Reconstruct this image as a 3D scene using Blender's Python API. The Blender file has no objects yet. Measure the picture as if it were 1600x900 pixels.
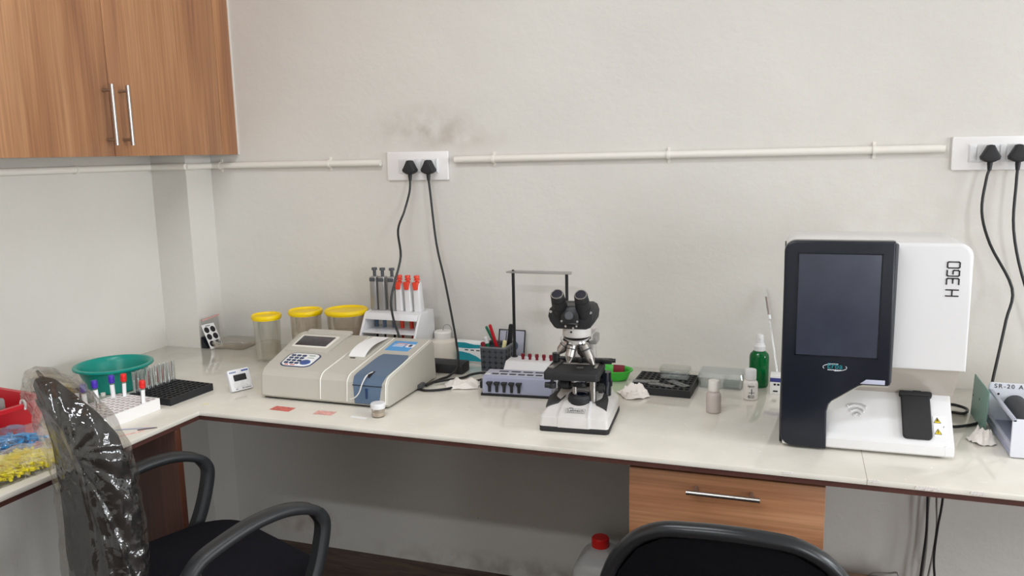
import bpy, bmesh, math, random
from mathutils import Vector, Matrix, noise
random.seed(7)
S = bpy.context.scene
COL = S.collection
C = 0.75            # height of the worktop
PI = math.pi

# ------------------------------------------------------------------ materials
def principled(name, color, rough=0.5, metal=0.0, spec=0.5, coat=0.0, trans=0.0, ior=1.45, bump=0.0, bscale=60.0, var=0.0, vscale=6.0):
    m = bpy.data.materials.new(name); m.use_nodes = True
    nt = m.node_tree; b = nt.nodes['Principled BSDF']
    b.inputs['Base Color'].default_value = (*color, 1)
    b.inputs['Roughness'].default_value = rough
    b.inputs['Metallic'].default_value = metal
    b.inputs['Specular IOR Level'].default_value = spec
    b.inputs['Coat Weight'].default_value = coat
    b.inputs['Transmission Weight'].default_value = trans
    b.inputs['IOR'].default_value = ior
    if bump or var:
        tc = nt.nodes.new('ShaderNodeTexCoord')
    if bump:
        n = nt.nodes.new('ShaderNodeTexNoise'); n.inputs['Scale'].default_value = bscale; n.inputs['Detail'].default_value = 4
        bp = nt.nodes.new('ShaderNodeBump'); bp.inputs['Strength'].default_value = bump; bp.inputs['Distance'].default_value = 0.004
        nt.links.new(tc.outputs['Object'], n.inputs['Vector']); nt.links.new(n.outputs['Fac'], bp.inputs['Height'])
        nt.links.new(bp.outputs['Normal'], b.inputs['Normal'])
    if var:
        n2 = nt.nodes.new('ShaderNodeTexNoise'); n2.inputs['Scale'].default_value = vscale; n2.inputs['Detail'].default_value = 5
        r = nt.nodes.new('ShaderNodeValToRGB')
        r.color_ramp.elements[0].position = 0.3; r.color_ramp.elements[1].position = 0.7
        r.color_ramp.elements[0].color = (*[c*(1-var) for c in color], 1); r.color_ramp.elements[1].color = (*[min(1, c*(1+var)) for c in color], 1)
        nt.links.new(tc.outputs['Object'], n2.inputs['Vector']); nt.links.new(n2.outputs['Fac'], r.inputs['Fac'])
        nt.links.new(r.outputs['Color'], b.inputs['Base Color'])
    return m

def srgb(r, g, b):
    f = lambda c: (c/255)/12.92 if c/255 <= 0.04045 else ((c/255+0.055)/1.055)**2.4
    return (f(r), f(g), f(b))

def clear(name, tint=(0.95, 0.95, 0.94), haze=0.08, hazecol=(0.8, 0.8, 0.78), rough=0.05, gloss=0.10, bump=0.0, bscale=30, edge=0.6):
    # thin clear plastic or glass: see-through, a little milky, shinier at grazing angles
    m = bpy.data.materials.new(name); m.use_nodes = True
    nt = m.node_tree; nt.nodes.clear()
    out = nt.nodes.new('ShaderNodeOutputMaterial')
    tr = nt.nodes.new('ShaderNodeBsdfTransparent'); tr.inputs['Color'].default_value = (*tint, 1)
    df = nt.nodes.new('ShaderNodeBsdfDiffuse'); df.inputs['Color'].default_value = (*hazecol, 1)
    gl = nt.nodes.new('ShaderNodeBsdfGlossy'); gl.inputs['Roughness'].default_value = rough; gl.inputs['Color'].default_value = (1, 1, 1, 1)
    m1 = nt.nodes.new('ShaderNodeMixShader'); m1.inputs[0].default_value = haze
    m2 = nt.nodes.new('ShaderNodeMixShader')
    lw = nt.nodes.new('ShaderNodeLayerWeight'); lw.inputs['Blend'].default_value = 0.35
    mp = nt.nodes.new('ShaderNodeMapRange'); mp.inputs['To Min'].default_value = gloss; mp.inputs['To Max'].default_value = edge
    L = nt.links.new
    L(lw.outputs['Fresnel'], mp.inputs['Value']); L(mp.outputs['Result'], m2.inputs[0])
    L(tr.outputs[0], m1.inputs[1]); L(df.outputs[0], m1.inputs[2]); L(m1.outputs[0], m2.inputs[1]); L(gl.outputs[0], m2.inputs[2]); L(m2.outputs[0], out.inputs[0])
    if bump:
        tc = nt.nodes.new('ShaderNodeTexCoord'); n = nt.nodes.new('ShaderNodeTexNoise'); n.inputs['Scale'].default_value = bscale; n.inputs['Detail'].default_value = 3
        n.inputs['Distortion'].default_value = 0.8
        bp = nt.nodes.new('ShaderNodeBump'); bp.inputs['Strength'].default_value = bump; bp.inputs['Distance'].default_value = 0.01
        L(tc.outputs['Object'], n.inputs['Vector']); L(n.outputs['Fac'], bp.inputs['Height'])
        for q in (df, gl, lw): L(bp.outputs['Normal'], q.inputs['Normal'])
    return m

def wood(name, axis, c0, c1, c2, rough=0.35):
    # wood laminate, grain along the given object axis
    m = bpy.data.materials.new(name); m.use_nodes = True
    nt = m.node_tree; b = nt.nodes['Principled BSDF']; L = nt.links.new
    tc = nt.nodes.new('ShaderNodeTexCoord'); mp = nt.nodes.new('ShaderNodeMapping')
    sc = [14.0, 14.0, 14.0]; sc['xyz'.index(axis)] = 0.9
    mp.inputs['Scale'].default_value = sc
    n = nt.nodes.new('ShaderNodeTexNoise'); n.inputs['Scale'].default_value = 1.0; n.inputs['Detail'].default_value = 3; n.inputs['Distortion'].default_value = 0.5
    r = nt.nodes.new('ShaderNodeValToRGB')
    e = r.color_ramp.elements; e[0].position = 0.3; e[0].color = (*c0, 1); e[1].position = 0.7; e[1].color = (*c2, 1)
    k = r.color_ramp.elements.new(0.5); k.color = (*c1, 1)
    mp2 = nt.nodes.new('ShaderNodeMapping'); sc2 = [170.0, 170.0, 170.0]; sc2['xyz'.index(axis)] = 3.5
    mp2.inputs['Scale'].default_value = sc2
    n2 = nt.nodes.new('ShaderNodeTexNoise'); n2.inputs['Scale'].default_value = 1.0; n2.inputs['Detail'].default_value = 3
    mx = nt.nodes.new('ShaderNodeMix'); mx.data_type = 'RGBA'; mx.blend_type = 'MULTIPLY'; mx.inputs['Factor'].default_value = 0.55
    r2 = nt.nodes.new('ShaderNodeValToRGB'); r2.color_ramp.elements[0].position = 0.35; r2.color_ramp.elements[0].color = (0.6, 0.56, 0.52, 1); r2.color_ramp.elements[1].position = 0.62
    L(tc.outputs['Object'], mp.inputs['Vector']); L(mp.outputs[0], n.inputs['Vector']); L(n.outputs['Fac'], r.inputs['Fac'])
    L(tc.outputs['Object'], mp2.inputs['Vector']); L(mp2.outputs[0], n2.inputs['Vector']); L(n2.outputs['Fac'], r2.inputs['Fac'])
    L(r.outputs['Color'], mx.inputs[6]); L(r2.outputs['Color'], mx.inputs[7]); L(mx.outputs[2], b.inputs['Base Color'])
    b.inputs['Roughness'].default_value = rough
    return m

def wall_paint(name, base, stains=(), dots=True):
    # emulsion paint with trowel unevenness; stains = (centre, radii, colour, strength): old grime on the plaster
    m = bpy.data.materials.new(name); m.use_nodes = True
    nt = m.node_tree; b = nt.nodes['Principled BSDF']; L = nt.links.new
    tc = nt.nodes.new('ShaderNodeTexCoord')
    n = nt.nodes.new('ShaderNodeTexNoise'); n.inputs['Scale'].default_value = 2.2; n.inputs['Detail'].default_value = 6
    r = nt.nodes.new('ShaderNodeValToRGB'); r.color_ramp.elements[0].position = 0.3; r.color_ramp.elements[1].position = 0.7
    r.color_ramp.elements[0].color = (*[c*0.955 for c in base], 1); r.color_ramp.elements[1].color = (*[c*1.03 for c in base], 1)
    L(tc.outputs['Object'], n.inputs['Vector']); L(n.outputs['Fac'], r.inputs['Fac'])
    last = r.outputs['Color']
    for (cen, rad, colr, stg) in stains:
        mp = nt.nodes.new('ShaderNodeMapping'); mp.vector_type = 'POINT'
        mp.inputs['Location'].default_value = [-cen[i]/rad[i] for i in range(3)]; mp.inputs['Scale'].default_value = [1/rad[i] for i in range(3)]
        gr = nt.nodes.new('ShaderNodeTexGradient'); gr.gradient_type = 'SPHERICAL'
        ns = nt.nodes.new('ShaderNodeTexNoise'); ns.inputs['Scale'].default_value = 15; ns.inputs['Detail'].default_value = 6
        mr = nt.nodes.new('ShaderNodeMapRange'); mr.inputs['From Min'].default_value = 0.38; mr.inputs['From Max'].default_value = 0.68
        mu = nt.nodes.new('ShaderNodeMath'); mu.operation = 'MULTIPLY'; mu2 = nt.nodes.new('ShaderNodeMath'); mu2.operation = 'MULTIPLY'; mu2.inputs[1].default_value = stg
        mx = nt.nodes.new('ShaderNodeMix'); mx.data_type = 'RGBA'; mx.inputs[7].default_value = (*colr, 1)
        L(tc.outputs['Object'], mp.inputs['Vector']); L(mp.outputs[0], gr.inputs['Vector']); L(tc.outputs['Object'], ns.inputs['Vector']); L(ns.outputs['Fac'], mr.inputs['Value'])
        L(gr.outputs['Fac'], mu.inputs[0]); L(mr.outputs[0], mu.inputs[1]); L(mu.outputs[0], mu2.inputs[0])
        L(mu2.outputs[0], mx.inputs['Factor']); L(last, mx.inputs[6]); last = mx.outputs[2]
    if dots:   # specks of dirt
        v = nt.nodes.new('ShaderNodeTexVoronoi'); v.inputs['Scale'].default_value = 5.0; v.inputs['Randomness'].default_value = 1.0
        ls = nt.nodes.new('ShaderNodeMath'); ls.operation = 'LESS_THAN'; ls.inputs[1].default_value = 0.016
        mx = nt.nodes.new('ShaderNodeMix'); mx.data_type = 'RGBA'; mx.inputs[7].default_value = (0.10, 0.09, 0.08, 1)
        L(tc.outputs['Object'], v.inputs['Vector']); L(v.outputs['Distance'], ls.inputs[0]); L(ls.outputs[0], mx.inputs['Factor']); L(last, mx.inputs[6]); last = mx.outputs[2]
    L(last, b.inputs['Base Color'])
    nb = nt.nodes.new('ShaderNodeTexNoise'); nb.inputs['Scale'].default_value = 9; nb.inputs['Detail'].default_value = 8; nb.inputs['Roughness'].default_value = 0.6
    bp = nt.nodes.new('ShaderNodeBump'); bp.inputs['Strength'].default_value = 0.32; bp.inputs['Distance'].default_value = 0.01
    L(tc.outputs['Object'], nb.inputs['Vector']); L(nb.outputs['Fac'], bp.inputs['Height']); L(bp.outputs['Normal'], b.inputs['Normal'])
    b.inputs['Roughness'].default_value = 0.5; b.inputs['Specular IOR Level'].default_value = 0.35
    return m

def tile_mat():
    m = bpy.data.materials.new('polished_cream_stone'); m.use_nodes = True
    nt = m.node_tree; b = nt.nodes['Principled BSDF']; L = nt.links.new
    tc = nt.nodes.new('ShaderNodeTexCoord')
    n = nt.nodes.new('ShaderNodeTexNoise'); n.inputs['Scale'].default_value = 7; n.inputs['Detail'].default_value = 7
    r = nt.nodes.new('ShaderNodeValToRGB'); r.color_ramp.elements[0].position = 0.3; r.color_ramp.elements[1].position = 0.7
    a = srgb(216, 211, 200); c = srgb(230, 225, 214)
    r.color_ramp.elements[0].color = (*a, 1); r.color_ramp.elements[1].color = (*c, 1)
    mp = nt.nodes.new('ShaderNodeMapping'); mp.inputs['Scale'].default_value = (1, 9, 1)
    v = nt.nodes.new('ShaderNodeTexNoise'); v.inputs['Scale'].default_value = 14; v.inputs['Detail'].default_value = 4
    gt = nt.nodes.new('ShaderNodeMapRange'); gt.inputs['From Min'].default_value = 0.69; gt.inputs['From Max'].default_value = 0.73
    mx = nt.nodes.new('ShaderNodeMix'); mx.data_type = 'RGBA'; mx.inputs[7].default_value = (*srgb(242, 238, 230), 1)
    L(tc.outputs['Object'], n.inputs['Vector']); L(n.outputs['Fac'], r.inputs['Fac'])
    L(tc.outputs['Object'], mp.inputs['Vector']); L(mp.outputs[0], v.inputs['Vector']); L(v.outputs['Fac'], gt.inputs['Value'])
    L(gt.outputs[0], mx.inputs['Factor']); L(r.outputs['Color'], mx.inputs[6])
    # cut joints between the slabs
    sx = nt.nodes.new('ShaderNodeSeparateXYZ'); L(tc.outputs['Object'], sx.inputs[0])
    last = mx.outputs[2]
    for jx in (0.551,):
        s1 = nt.nodes.new('ShaderNodeMath'); s1.operation = 'SUBTRACT'; s1.inputs[1].default_value = jx
        s2 = nt.nodes.new('ShaderNodeMath'); s2.operation = 'ABSOLUTE'; s3 = nt.nodes.new('ShaderNodeMath'); s3.operation = 'LESS_THAN'; s3.inputs[1].default_value = 0.0006
        mj = nt.nodes.new('ShaderNodeMix'); mj.data_type = 'RGBA'; mj.inputs[7].default_value = (*srgb(150, 140, 128), 1)
        L(sx.outputs['X'], s1.inputs[0]); L(s1.outputs[0], s2.inputs[0]); L(s2.outputs[0], s3.inputs[0]); L(s3.outputs[0], mj.inputs['Factor']); L(last, mj.inputs[6]); last = mj.outputs[2]
    vs = nt.nodes.new('ShaderNodeTexVoronoi'); vs.inputs['Scale'].default_value = 26
    l2 = nt.nodes.new('ShaderNodeMath'); l2.operation = 'LESS_THAN'; l2.inputs[1].default_value = 0.055
    ms = nt.nodes.new('ShaderNodeMix'); ms.data_type = 'RGBA'; ms.inputs[7].default_value = (*srgb(240, 238, 232), 1)
    L(tc.outputs['Object'], vs.inputs['Vector']); L(vs.outputs['Distance'], l2.inputs[0]); L(l2.outputs[0], ms.inputs['Factor']); L(last, ms.inputs[6]); last = ms.outputs[2]
    L(last, b.inputs['Base Color'])
    rr = nt.nodes.new('ShaderNodeMapRange'); rr.inputs['To Min'].default_value = 0.04; rr.inputs['To Max'].default_value = 0.14
    n3 = nt.nodes.new('ShaderNodeTexNoise'); n3.inputs['Scale'].default_value = 5; n3.inputs['Detail'].default_value = 5
    L(tc.outputs['Object'], n3.inputs['Vector']); L(n3.outputs['Fac'], rr.inputs['Value']); L(rr.outputs[0], b.inputs['Roughness'])
    b.inputs['Specular IOR Level'].default_value = 0.7
    return m

def floor_mat():
    m = bpy.data.materials.new('dark_brown_vinyl'); m.use_nodes = True
    nt = m.node_tree; b = nt.nodes['Principled BSDF']; L = nt.links.new
    tc = nt.nodes.new('ShaderNodeTexCoord'); mp = nt.nodes.new('ShaderNodeMapping'); mp.inputs['Scale'].default_value = (2, 18, 1); mp.inputs['Rotation'].default_value = (0, 0, 0.6)
    n = nt.nodes.new('ShaderNodeTexNoise'); n.inputs['Scale'].default_value = 3; n.inputs['Detail'].default_value = 7; n.inputs['Distortion'].default_value = 1.2
    r = nt.nodes.new('ShaderNodeValToRGB'); r.color_ramp.elements[0].position = 0.3; r.color_ramp.elements[1].position = 0.72
    r.color_ramp.elements[0].color = (*srgb(62, 44, 36), 1); r.color_ramp.elements[1].color = (*srgb(112, 86, 70), 1)
    L(tc.outputs['Object'], mp.inputs['Vector']); L(mp.outputs[0], n.inputs['Vector']); L(n.outputs['Fac'], r.inputs['Fac']); L(r.outputs['Color'], b.inputs['Base Color'])
    b.inputs['Roughness'].default_value = 0.45
    return m

WALLC = srgb(216, 213, 207)
M = {}
M['wall'] = wall_paint('cream_wall_paint', WALLC, stains=[
    ((-1.12, 0, C+0.735), (0.22, 0.4, 0.085), srgb(160, 151, 140), 0.6),
    ((-1.00, 0, C+0.70), (0.20, 0.4, 0.05), srgb(170, 150, 132), 0.4),
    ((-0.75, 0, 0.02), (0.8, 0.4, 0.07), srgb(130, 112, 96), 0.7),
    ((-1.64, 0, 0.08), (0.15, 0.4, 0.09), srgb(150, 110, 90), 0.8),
    ((0.30, 0, C+0.46), (0.5, 0.4, 0.5), srgb(205, 196, 188), 0.4)])
M['wall_l'] = wall_paint('cream_side_wall_paint', WALLC)
M['pillar'] = wall_paint('cream_pillar_paint', WALLC, dots=False)
M['ceil'] = principled('white_ceiling_paint', srgb(236, 234, 228), 0.7)
M['floor'] = floor_mat()
M['tile'] = tile_mat()
M['edge'] = principled('brown_edge_board', srgb(84, 52, 46), 0.45, var=0.15, vscale=20)
W0, W1, W2 = srgb(152, 104, 73), srgb(174, 124, 86), srgb(189, 141, 101)
M['wood_z'] = wood('walnut_laminate_upright', 'z', W0, W1, W2)
M['wood_x'] = wood('walnut_laminate_level', 'x', srgb(140, 94, 66), srgb(164, 114, 80), srgb(182, 134, 98))
M['wood_d'] = wood('dark_walnut_panel', 'z', srgb(74, 40, 29), srgb(88, 50, 36), srgb(102, 60, 44))
M['lam'] = principled('glossy_pale_laminate', srgb(206, 198, 190), 0.06, spec=0.8)
M['gap'] = principled('dark_gap', srgb(40, 28, 22), 0.8)
M['steel'] = principled('brushed_steel', srgb(182, 178, 174), 0.32, metal=1.0)
M['chrome'] = principled('chrome', srgb(225, 225, 225), 0.12, metal=1.0)
M['pvc'] = principled('white_pvc', srgb(232, 228, 220), 0.4)
M['white'] = principled('white_plastic', srgb(228, 228, 230), 0.35)
M['whiteg'] = principled('gloss_white_plastic', srgb(226, 225, 226), 0.22)
M['offw'] = principled('ivory_plastic', srgb(194, 190, 180), 0.4, bump=0.03, bscale=500)
M['ridge'] = principled('pale_ivory_trim', srgb(236, 234, 226), 0.4)
M['black'] = principled('black_plastic', (0.012, 0.012, 0.014), 0.35)
M['blackm'] = principled('matt_black_plastic', (0.018, 0.018, 0.02), 0.6)
M['blackg'] = principled('gloss_black_plastic', (0.008, 0.010, 0.016), 0.15)
M['navy'] = principled('blue_black_panel', srgb(27, 31, 41), 0.3)
M['screen'] = principled('dark_display_glass', srgb(64, 68, 82), 0.25, spec=0.6, var=0.10, vscale=18)
M['cable'] = principled('black_cable_rubber', (0.012, 0.012, 0.013), 0.4)
M['greycable'] = principled('grey_cable_rubber', srgb(150, 146, 140), 0.5)
M['yellow'] = principled('yellow_lid_plastic', srgb(246, 210, 6), 0.35)
M['jar'] = clear('clear_jar_plastic', (0.95, 0.95, 0.93), 0.05, (0.75, 0.72, 0.64), 0.08, 0.05, edge=0.45)
M['jar_b'] = clear('smoky_jar_plastic', (0.955, 0.93, 0.90), 0.10, srgb(205, 188, 168), 0.08, 0.05, edge=0.4)
M['clearbox'] = clear('clear_box_plastic', (0.93, 0.95, 0.95), 0.06, (0.75, 0.78, 0.78), 0.06, 0.12, bump=0.1, bscale=25)
M['glass'] = clear('clear_glass', (0.94, 0.95, 0.95), 0.08, (0.8, 0.78, 0.76), 0.04, 0.10)
M['film'] = clear('clear_packing_film', (0.93, 0.92, 0.90), 0.016, (0.55, 0.53, 0.50), 0.045, 0.07, bump=0.5, bscale=30, edge=0.38)
M['bag'] = clear('clear_bag_film', (0.96, 0.96, 0.96), 0.04, (0.85, 0.85, 0.85), 0.08, 0.05, bump=0.5, bscale=30, edge=0.35)
M['teal'] = principled('teal_basin_plastic', srgb(8, 142, 128), 0.3)
M['red'] = principled('red_plastic', srgb(192, 18, 34), 0.35)
M['redcap'] = principled('red_cap', srgb(226, 38, 36), 0.4)
M['orange'] = principled('orange_red_plastic', srgb(228, 70, 46), 0.4)
M['maroon'] = principled('maroon_plastic', srgb(124, 14, 34), 0.4)
M['purple'] = principled('purple_cap', srgb(72, 44, 172), 0.4)
M['blueflap'] = principled('slate_blue_plastic', srgb(92, 112, 136), 0.4, bump=0.03, bscale=500)
M['bluekey'] = principled('blue_key', srgb(52, 84, 150), 0.4)
M['darkkey'] = principled('navy_key', srgb(40, 60, 100), 0.4)
M['skyblue'] = principled('sky_blue_print', srgb(84, 160, 220), 0.45)
M['paper'] = principled('white_paper', srgb(242, 242, 242), 0.7)
M['tissue'] = principled('soft_tissue', srgb(240, 234, 228), 0.8, bump=0.25, bscale=140)
M['redprint'] = principled('red_print', srgb(208, 108, 98), 0.6, var=0.3, vscale=120)
M['pinkprint'] = principled('pink_print', srgb(226, 170, 162), 0.6, var=0.28, vscale=110)
M['greygun'] = principled('grey_pipette_plastic', srgb(158, 156, 154), 0.3, metal=0.35)
M['darkgrey'] = principled('dark_grey_plastic', srgb(78, 80, 84), 0.5)
M['slate'] = principled('slate_shaft', srgb(82, 104, 126), 0.4)
M['holder'] = principled('charcoal_plastic', srgb(72, 76, 82), 0.55)
M['holderrim'] = principled('grey_rim_plastic', srgb(120, 122, 126), 0.5)
M['holderhole'] = principled('deep_charcoal', srgb(38, 40, 44), 0.7)
M['milky'] = principled('milky_plastic', srgb(216, 206, 194), 0.4, spec=0.4)
M['milky2'] = principled('white_milky_plastic', srgb(226, 222, 216), 0.4)
M['greyvial'] = principled('grey_milky_plastic', srgb(190, 178, 172), 0.4)
M['tealprint'] = principled('teal_carton_print', srgb(32, 150, 166), 0.5)
M['dlc'] = principled('lilac_grey_enamel', srgb(160, 163, 186), 0.4)
M['dlctop'] = principled('pale_lilac_enamel', srgb(178, 180, 196), 0.4)
M['micw'] = principled('white_enamel', srgb(214, 210, 207), 0.32, var=0.05, vscale=30)
M['insert'] = principled('grey_textured_plastic', srgb(58, 57, 58), 0.7, bump=0.2, bscale=900)
M['lens'] = principled('coated_lens', srgb(9, 16, 40), 0.08, spec=0.7, coat=1.0)
M['green'] = principled('leaf_green_plastic', srgb(66, 186, 62), 0.35)
M['bottle'] = principled('translucent_green_plastic', srgb(0, 112, 56), 0.12, trans=0.45, ior=1.4)
M['rackw'] = principled('white_foam_rack', srgb(244, 242, 242), 0.5)
M['rackhole'] = principled('shaded_hole_plastic', srgb(214, 200, 196), 0.6)
M['fabric'] = principled('black_mesh_fabric', srgb(20, 19, 26), 0.9, spec=0.2, bump=0.3, bscale=700)
M['backfab'] = principled('charcoal_back_fabric', srgb(14, 14, 17), 0.75, spec=0.3)
M['armpl'] = principled('grey_black_armrest_plastic', srgb(40, 42, 44), 0.42, bump=0.08, bscale=400)
M['chairshell'] = principled('black_shell_plastic', srgb(30, 32, 35), 0.28)
M['mesh2'] = principled('black_chair_mesh', srgb(10, 10, 14), 0.85, spec=0.15, bump=0.3, bscale=900)
M['jerry'] = principled('milky_jerrycan_plastic', srgb(208, 206, 204), 0.35)
M['blood'] = principled('dried_blood', srgb(160, 60, 60), 0.5)
M['sediment'] = principled('dark_blood', srgb(60, 26, 22), 0.5)
M['tipyellow'] = principled('yellow_pipette_tip', srgb(232, 216, 50), 0.35)
M['tipblue'] = principled('blue_pipette_tip', srgb(70, 150, 206), 0.35)
M['tealpanel'] = principled('grey_green_panel', srgb(116, 148, 138), 0.45)
M['devw'] = principled('pale_lilac_white_enamel', srgb(232, 234, 244), 0.35)
M['roller'] = principled('charcoal_roller_rubber', srgb(66, 66, 70), 0.6)
M['plate'] = principled('white_switch_plate', srgb(240, 238, 238), 0.3)
M['greyboard'] = principled('grey_box_card', srgb(140, 136, 132), 0.7)
M['warn'] = principled('warning_yellow', srgb(236, 208, 40), 0.5)
M['hline'] = principled('lilac_window', srgb(190, 192, 212), 0.3)
M['grout'] = principled('pale_caulk', srgb(226, 220, 212), 0.6)
M['chip'] = principled('chipped_white_stone', srgb(232, 226, 222), 0.7)
M['cream'] = principled('cream_eraser', srgb(236, 226, 170), 0.6)
M['pengreen'] = principled('green_pen_plastic', srgb(20, 110, 84), 0.35)
M['woodstool'] = wood('pale_wood', 'x', srgb(140, 100, 70), srgb(170, 126, 92), srgb(186, 144, 110))
M['bluelabel'] = principled('deep_blue_print', srgb(62, 66, 140), 0.5)
M['lcd'] = principled('dark_lcd', srgb(40, 42, 44), 0.25)
M['lcdgrey'] = principled('smoky_lcd', srgb(66, 62, 66), 0.15, var=0.2, vscale=90)
M['dot'] = principled('ink_black', (0.015, 0.012, 0.015), 0.6)
M['recess'] = principled('shaded_recess_plastic', srgb(176, 168, 160), 0.12, spec=0.6)  # analyser recess: its shade is put into this darker grey-beige base colour
M['residue'] = principled('brown_residue', srgb(150, 126, 116), 0.5)

# ------------------------------------------------------------------ mesh builder
class MB:
    def __init__(s): s.bm = bmesh.new(); s.x = Matrix.Identity(4)
    def at(s, loc=(0, 0, 0), rot=(0, 0, 0)):
        from mathutils import Euler
        s.x = Matrix.Translation(loc) @ Euler(rot).to_matrix().to_4x4(); return s
    def v(s, co): return s.bm.verts.new(s.x @ Vector(co))
    def f(s, vs, mi=0):
        try: f = s.bm.faces.new(vs); f.material_index = mi; return f
        except ValueError: return None
    def box(s, a, b, bev=0.0, seg=2, mi=0):
        x0, y0, z0 = [min(a[i], b[i]) for i in range(3)]; x1, y1, z1 = [max(a[i], b[i]) for i in range(3)]
        return s.hexa([(x0, y0, z0), (x1, y0, z0), (x1, y1, z0), (x0, y1, z0), (x0, y0, z1), (x1, y0, z1), (x1, y1, z1), (x0, y1, z1)], bev, seg, mi)
    def hexa(s, p, bev=0.0, seg=2, mi=0):
        v = [s.v(q) for q in p]
        fs = [s.f([v[i] for i in q], mi) for q in ((3, 2, 1, 0), (4, 5, 6, 7), (0, 1, 5, 4), (1, 2, 6, 5), (2, 3, 7, 6), (3, 0, 4, 7))]
        if bev > 0:
            es = list({e for f in fs for e in f.edges})
            r = bmesh.ops.bevel(s.bm, geom=es, offset=bev, segments=seg, profile=0.5, affect='EDGES', clamp_overlap=True)
            for f in r['faces']: f.material_index = mi
        return s
    def prism(s, poly, d, axis='y', bev=0.0, seg=2, mi=0, edges='all'):
        # poly in the two other axes (order: x,z for y; y,z for x; x,y for z), extruded over d = (d0, d1)
        def P(q, t): return {'y': (q[0], t, q[1]), 'x': (t, q[0], q[1]), 'z': (q[0], q[1], t)}[axis]
        a = [s.v(P(q, d[0])) for q in poly]; b = [s.v(P(q, d[1])) for q in poly]
        n = len(poly); fs = [s.f(a[::-1], mi), s.f(b, mi)]
        for i in range(n): fs.append(s.f([a[i], a[(i+1) % n], b[(i+1) % n], b[i]], mi))
        fs = [f for f in fs if f]
        bmesh.ops.recalc_face_normals(s.bm, faces=fs)
        if bev > 0:
            caps = {e for f in fs[:2] for e in f.edges}
            es = list(caps if edges == 'caps' else {e for f in fs for e in f.edges})
            r = bmesh.ops.bevel(s.bm, geom=es, offset=bev, segments=seg, profile=0.5, affect='EDGES', clamp_overlap=True)
            for f in r['faces']: f.material_index = mi
        return s
    def lathe(s, prof, cen=(0, 0, 0), n=32, mi=0, sx=1.0, sy=1.0):
        rings = []
        for r, z in prof:
            if r < 1e-6: rings.append([s.v((cen[0], cen[1], cen[2]+z))])
            else: rings.append([s.v((cen[0]+r*sx*math.cos(2*PI*i/n), cen[1]+r*sy*math.sin(2*PI*i/n), cen[2]+z)) for i in range(n)])
        for A, B in zip(rings, rings[1:]):
            for i in range(n):
                j = (i+1) % n
                if len(A) == 1 and len(B) == 1: break
                if len(A) == 1: s.f([A[0], B[j], B[i]][::-1], mi)
                elif len(B) == 1: s.f([A[i], A[j], B[0]], mi)
                else: s.f([A[i], A[j], B[j], B[i]], mi)
        return s
    def cyl(s, a, b, r0, r1=None, n=20, mi=0, cap=True):
        r1 = r0 if r1 is None else r1
        a = Vector(a); b = Vector(b); d = (b-a).normalized()
        u = d.orthogonal().normalized(); w = d.cross(u)
        A = [s.v(a+(u*math.cos(2*PI*i/n)+w*math.sin(2*PI*i/n))*r0) for i in range(n)]
        B = [s.v(b+(u*math.cos(2*PI*i/n)+w*math.sin(2*PI*i/n))*r1) for i in range(n)]
        for i in range(n): s.f([A[i], A[(i+1) % n], B[(i+1) % n], B[i]], mi)
        if cap: s.f(A[::-1], mi); s.f(B, mi)
        return s
    def rod(s, segs, n=20, mi=0):
        # stacked coaxial pieces: list of (a, b, r0, r1)
        for q in segs: s.cyl(*q, n=n, mi=mi)
        return s
    def tube(s, pts, r, n=10, mi=0, cap=True, smooth=4):
        P = [Vector(p) for p in pts]
        if smooth and len(P) > 2:
            Q = []
            for i in range(len(P)-1):
                p0 = P[max(i-1, 0)]; p1 = P[i]; p2 = P[i+1]; p3 = P[min(i+2, len(P)-1)]
                for k in range(smooth):
                    t = k/smooth
                    Q.append(0.5*((2*p1)+(p2-p0)*t+(2*p0-5*p1+4*p2-p3)*t*t+(3*p1-p0-3*p2+p3)*t**3))
            Q.append(P[-1]); P = Q
        rings = []; u = None
        for i, p in enumerate(P):
            d = (P[min(i+1, len(P)-1)]-P[max(i-1, 0)]).normalized()
            u = d.orthogonal().normalized() if u is None else (u-d*u.dot(d)).normalized()
            w = d.cross(u); rr = r(i/(len(P)-1)) if callable(r) else r
            rings.append([s.v(p+(u*math.cos(2*PI*k/n)+w*math.sin(2*PI*k/n))*rr) for k in range(n)])
        s.loft(rings, cap, mi, raw=True); return s
    def loft(s, rings, cap=True, mi=0, raw=False, closed=True):
        R = rings if raw else [[s.v(p) for p in r] for r in rings]
        n = len(R[0])
        for A, B in zip(R, R[1:]):
            for i in range(n if closed else n-1):
                j = (i+1) % n; s.f([A[i], A[j], B[j], B[i]], mi)
        if cap: s.f(R[0][::-1], mi); s.f(R[-1], mi)
        return s
    def ribbon(s, pts, w, t, mi=0):
        # flat stroke lettering in the local xz plane, front facing -y: polyline of width w, thickness t
        for a, b in zip(pts, pts[1:]):
            a = Vector((a[0], 0, a[1])); b = Vector((b[0], 0, b[1])); d = (b-a).normalized()*w*0.5; nrm = Vector((-d.z, 0, d.x))
            a2 = a-d; b2 = b+d
            s.hexa([a2-nrm+Vector((0, -t, 0)), b2-nrm+Vector((0, -t, 0)), b2-nrm, a2-nrm, a2+nrm+Vector((0, -t, 0)), b2+nrm+Vector((0, -t, 0)), b2+nrm, a2+nrm], mi=mi)
        return s
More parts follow.
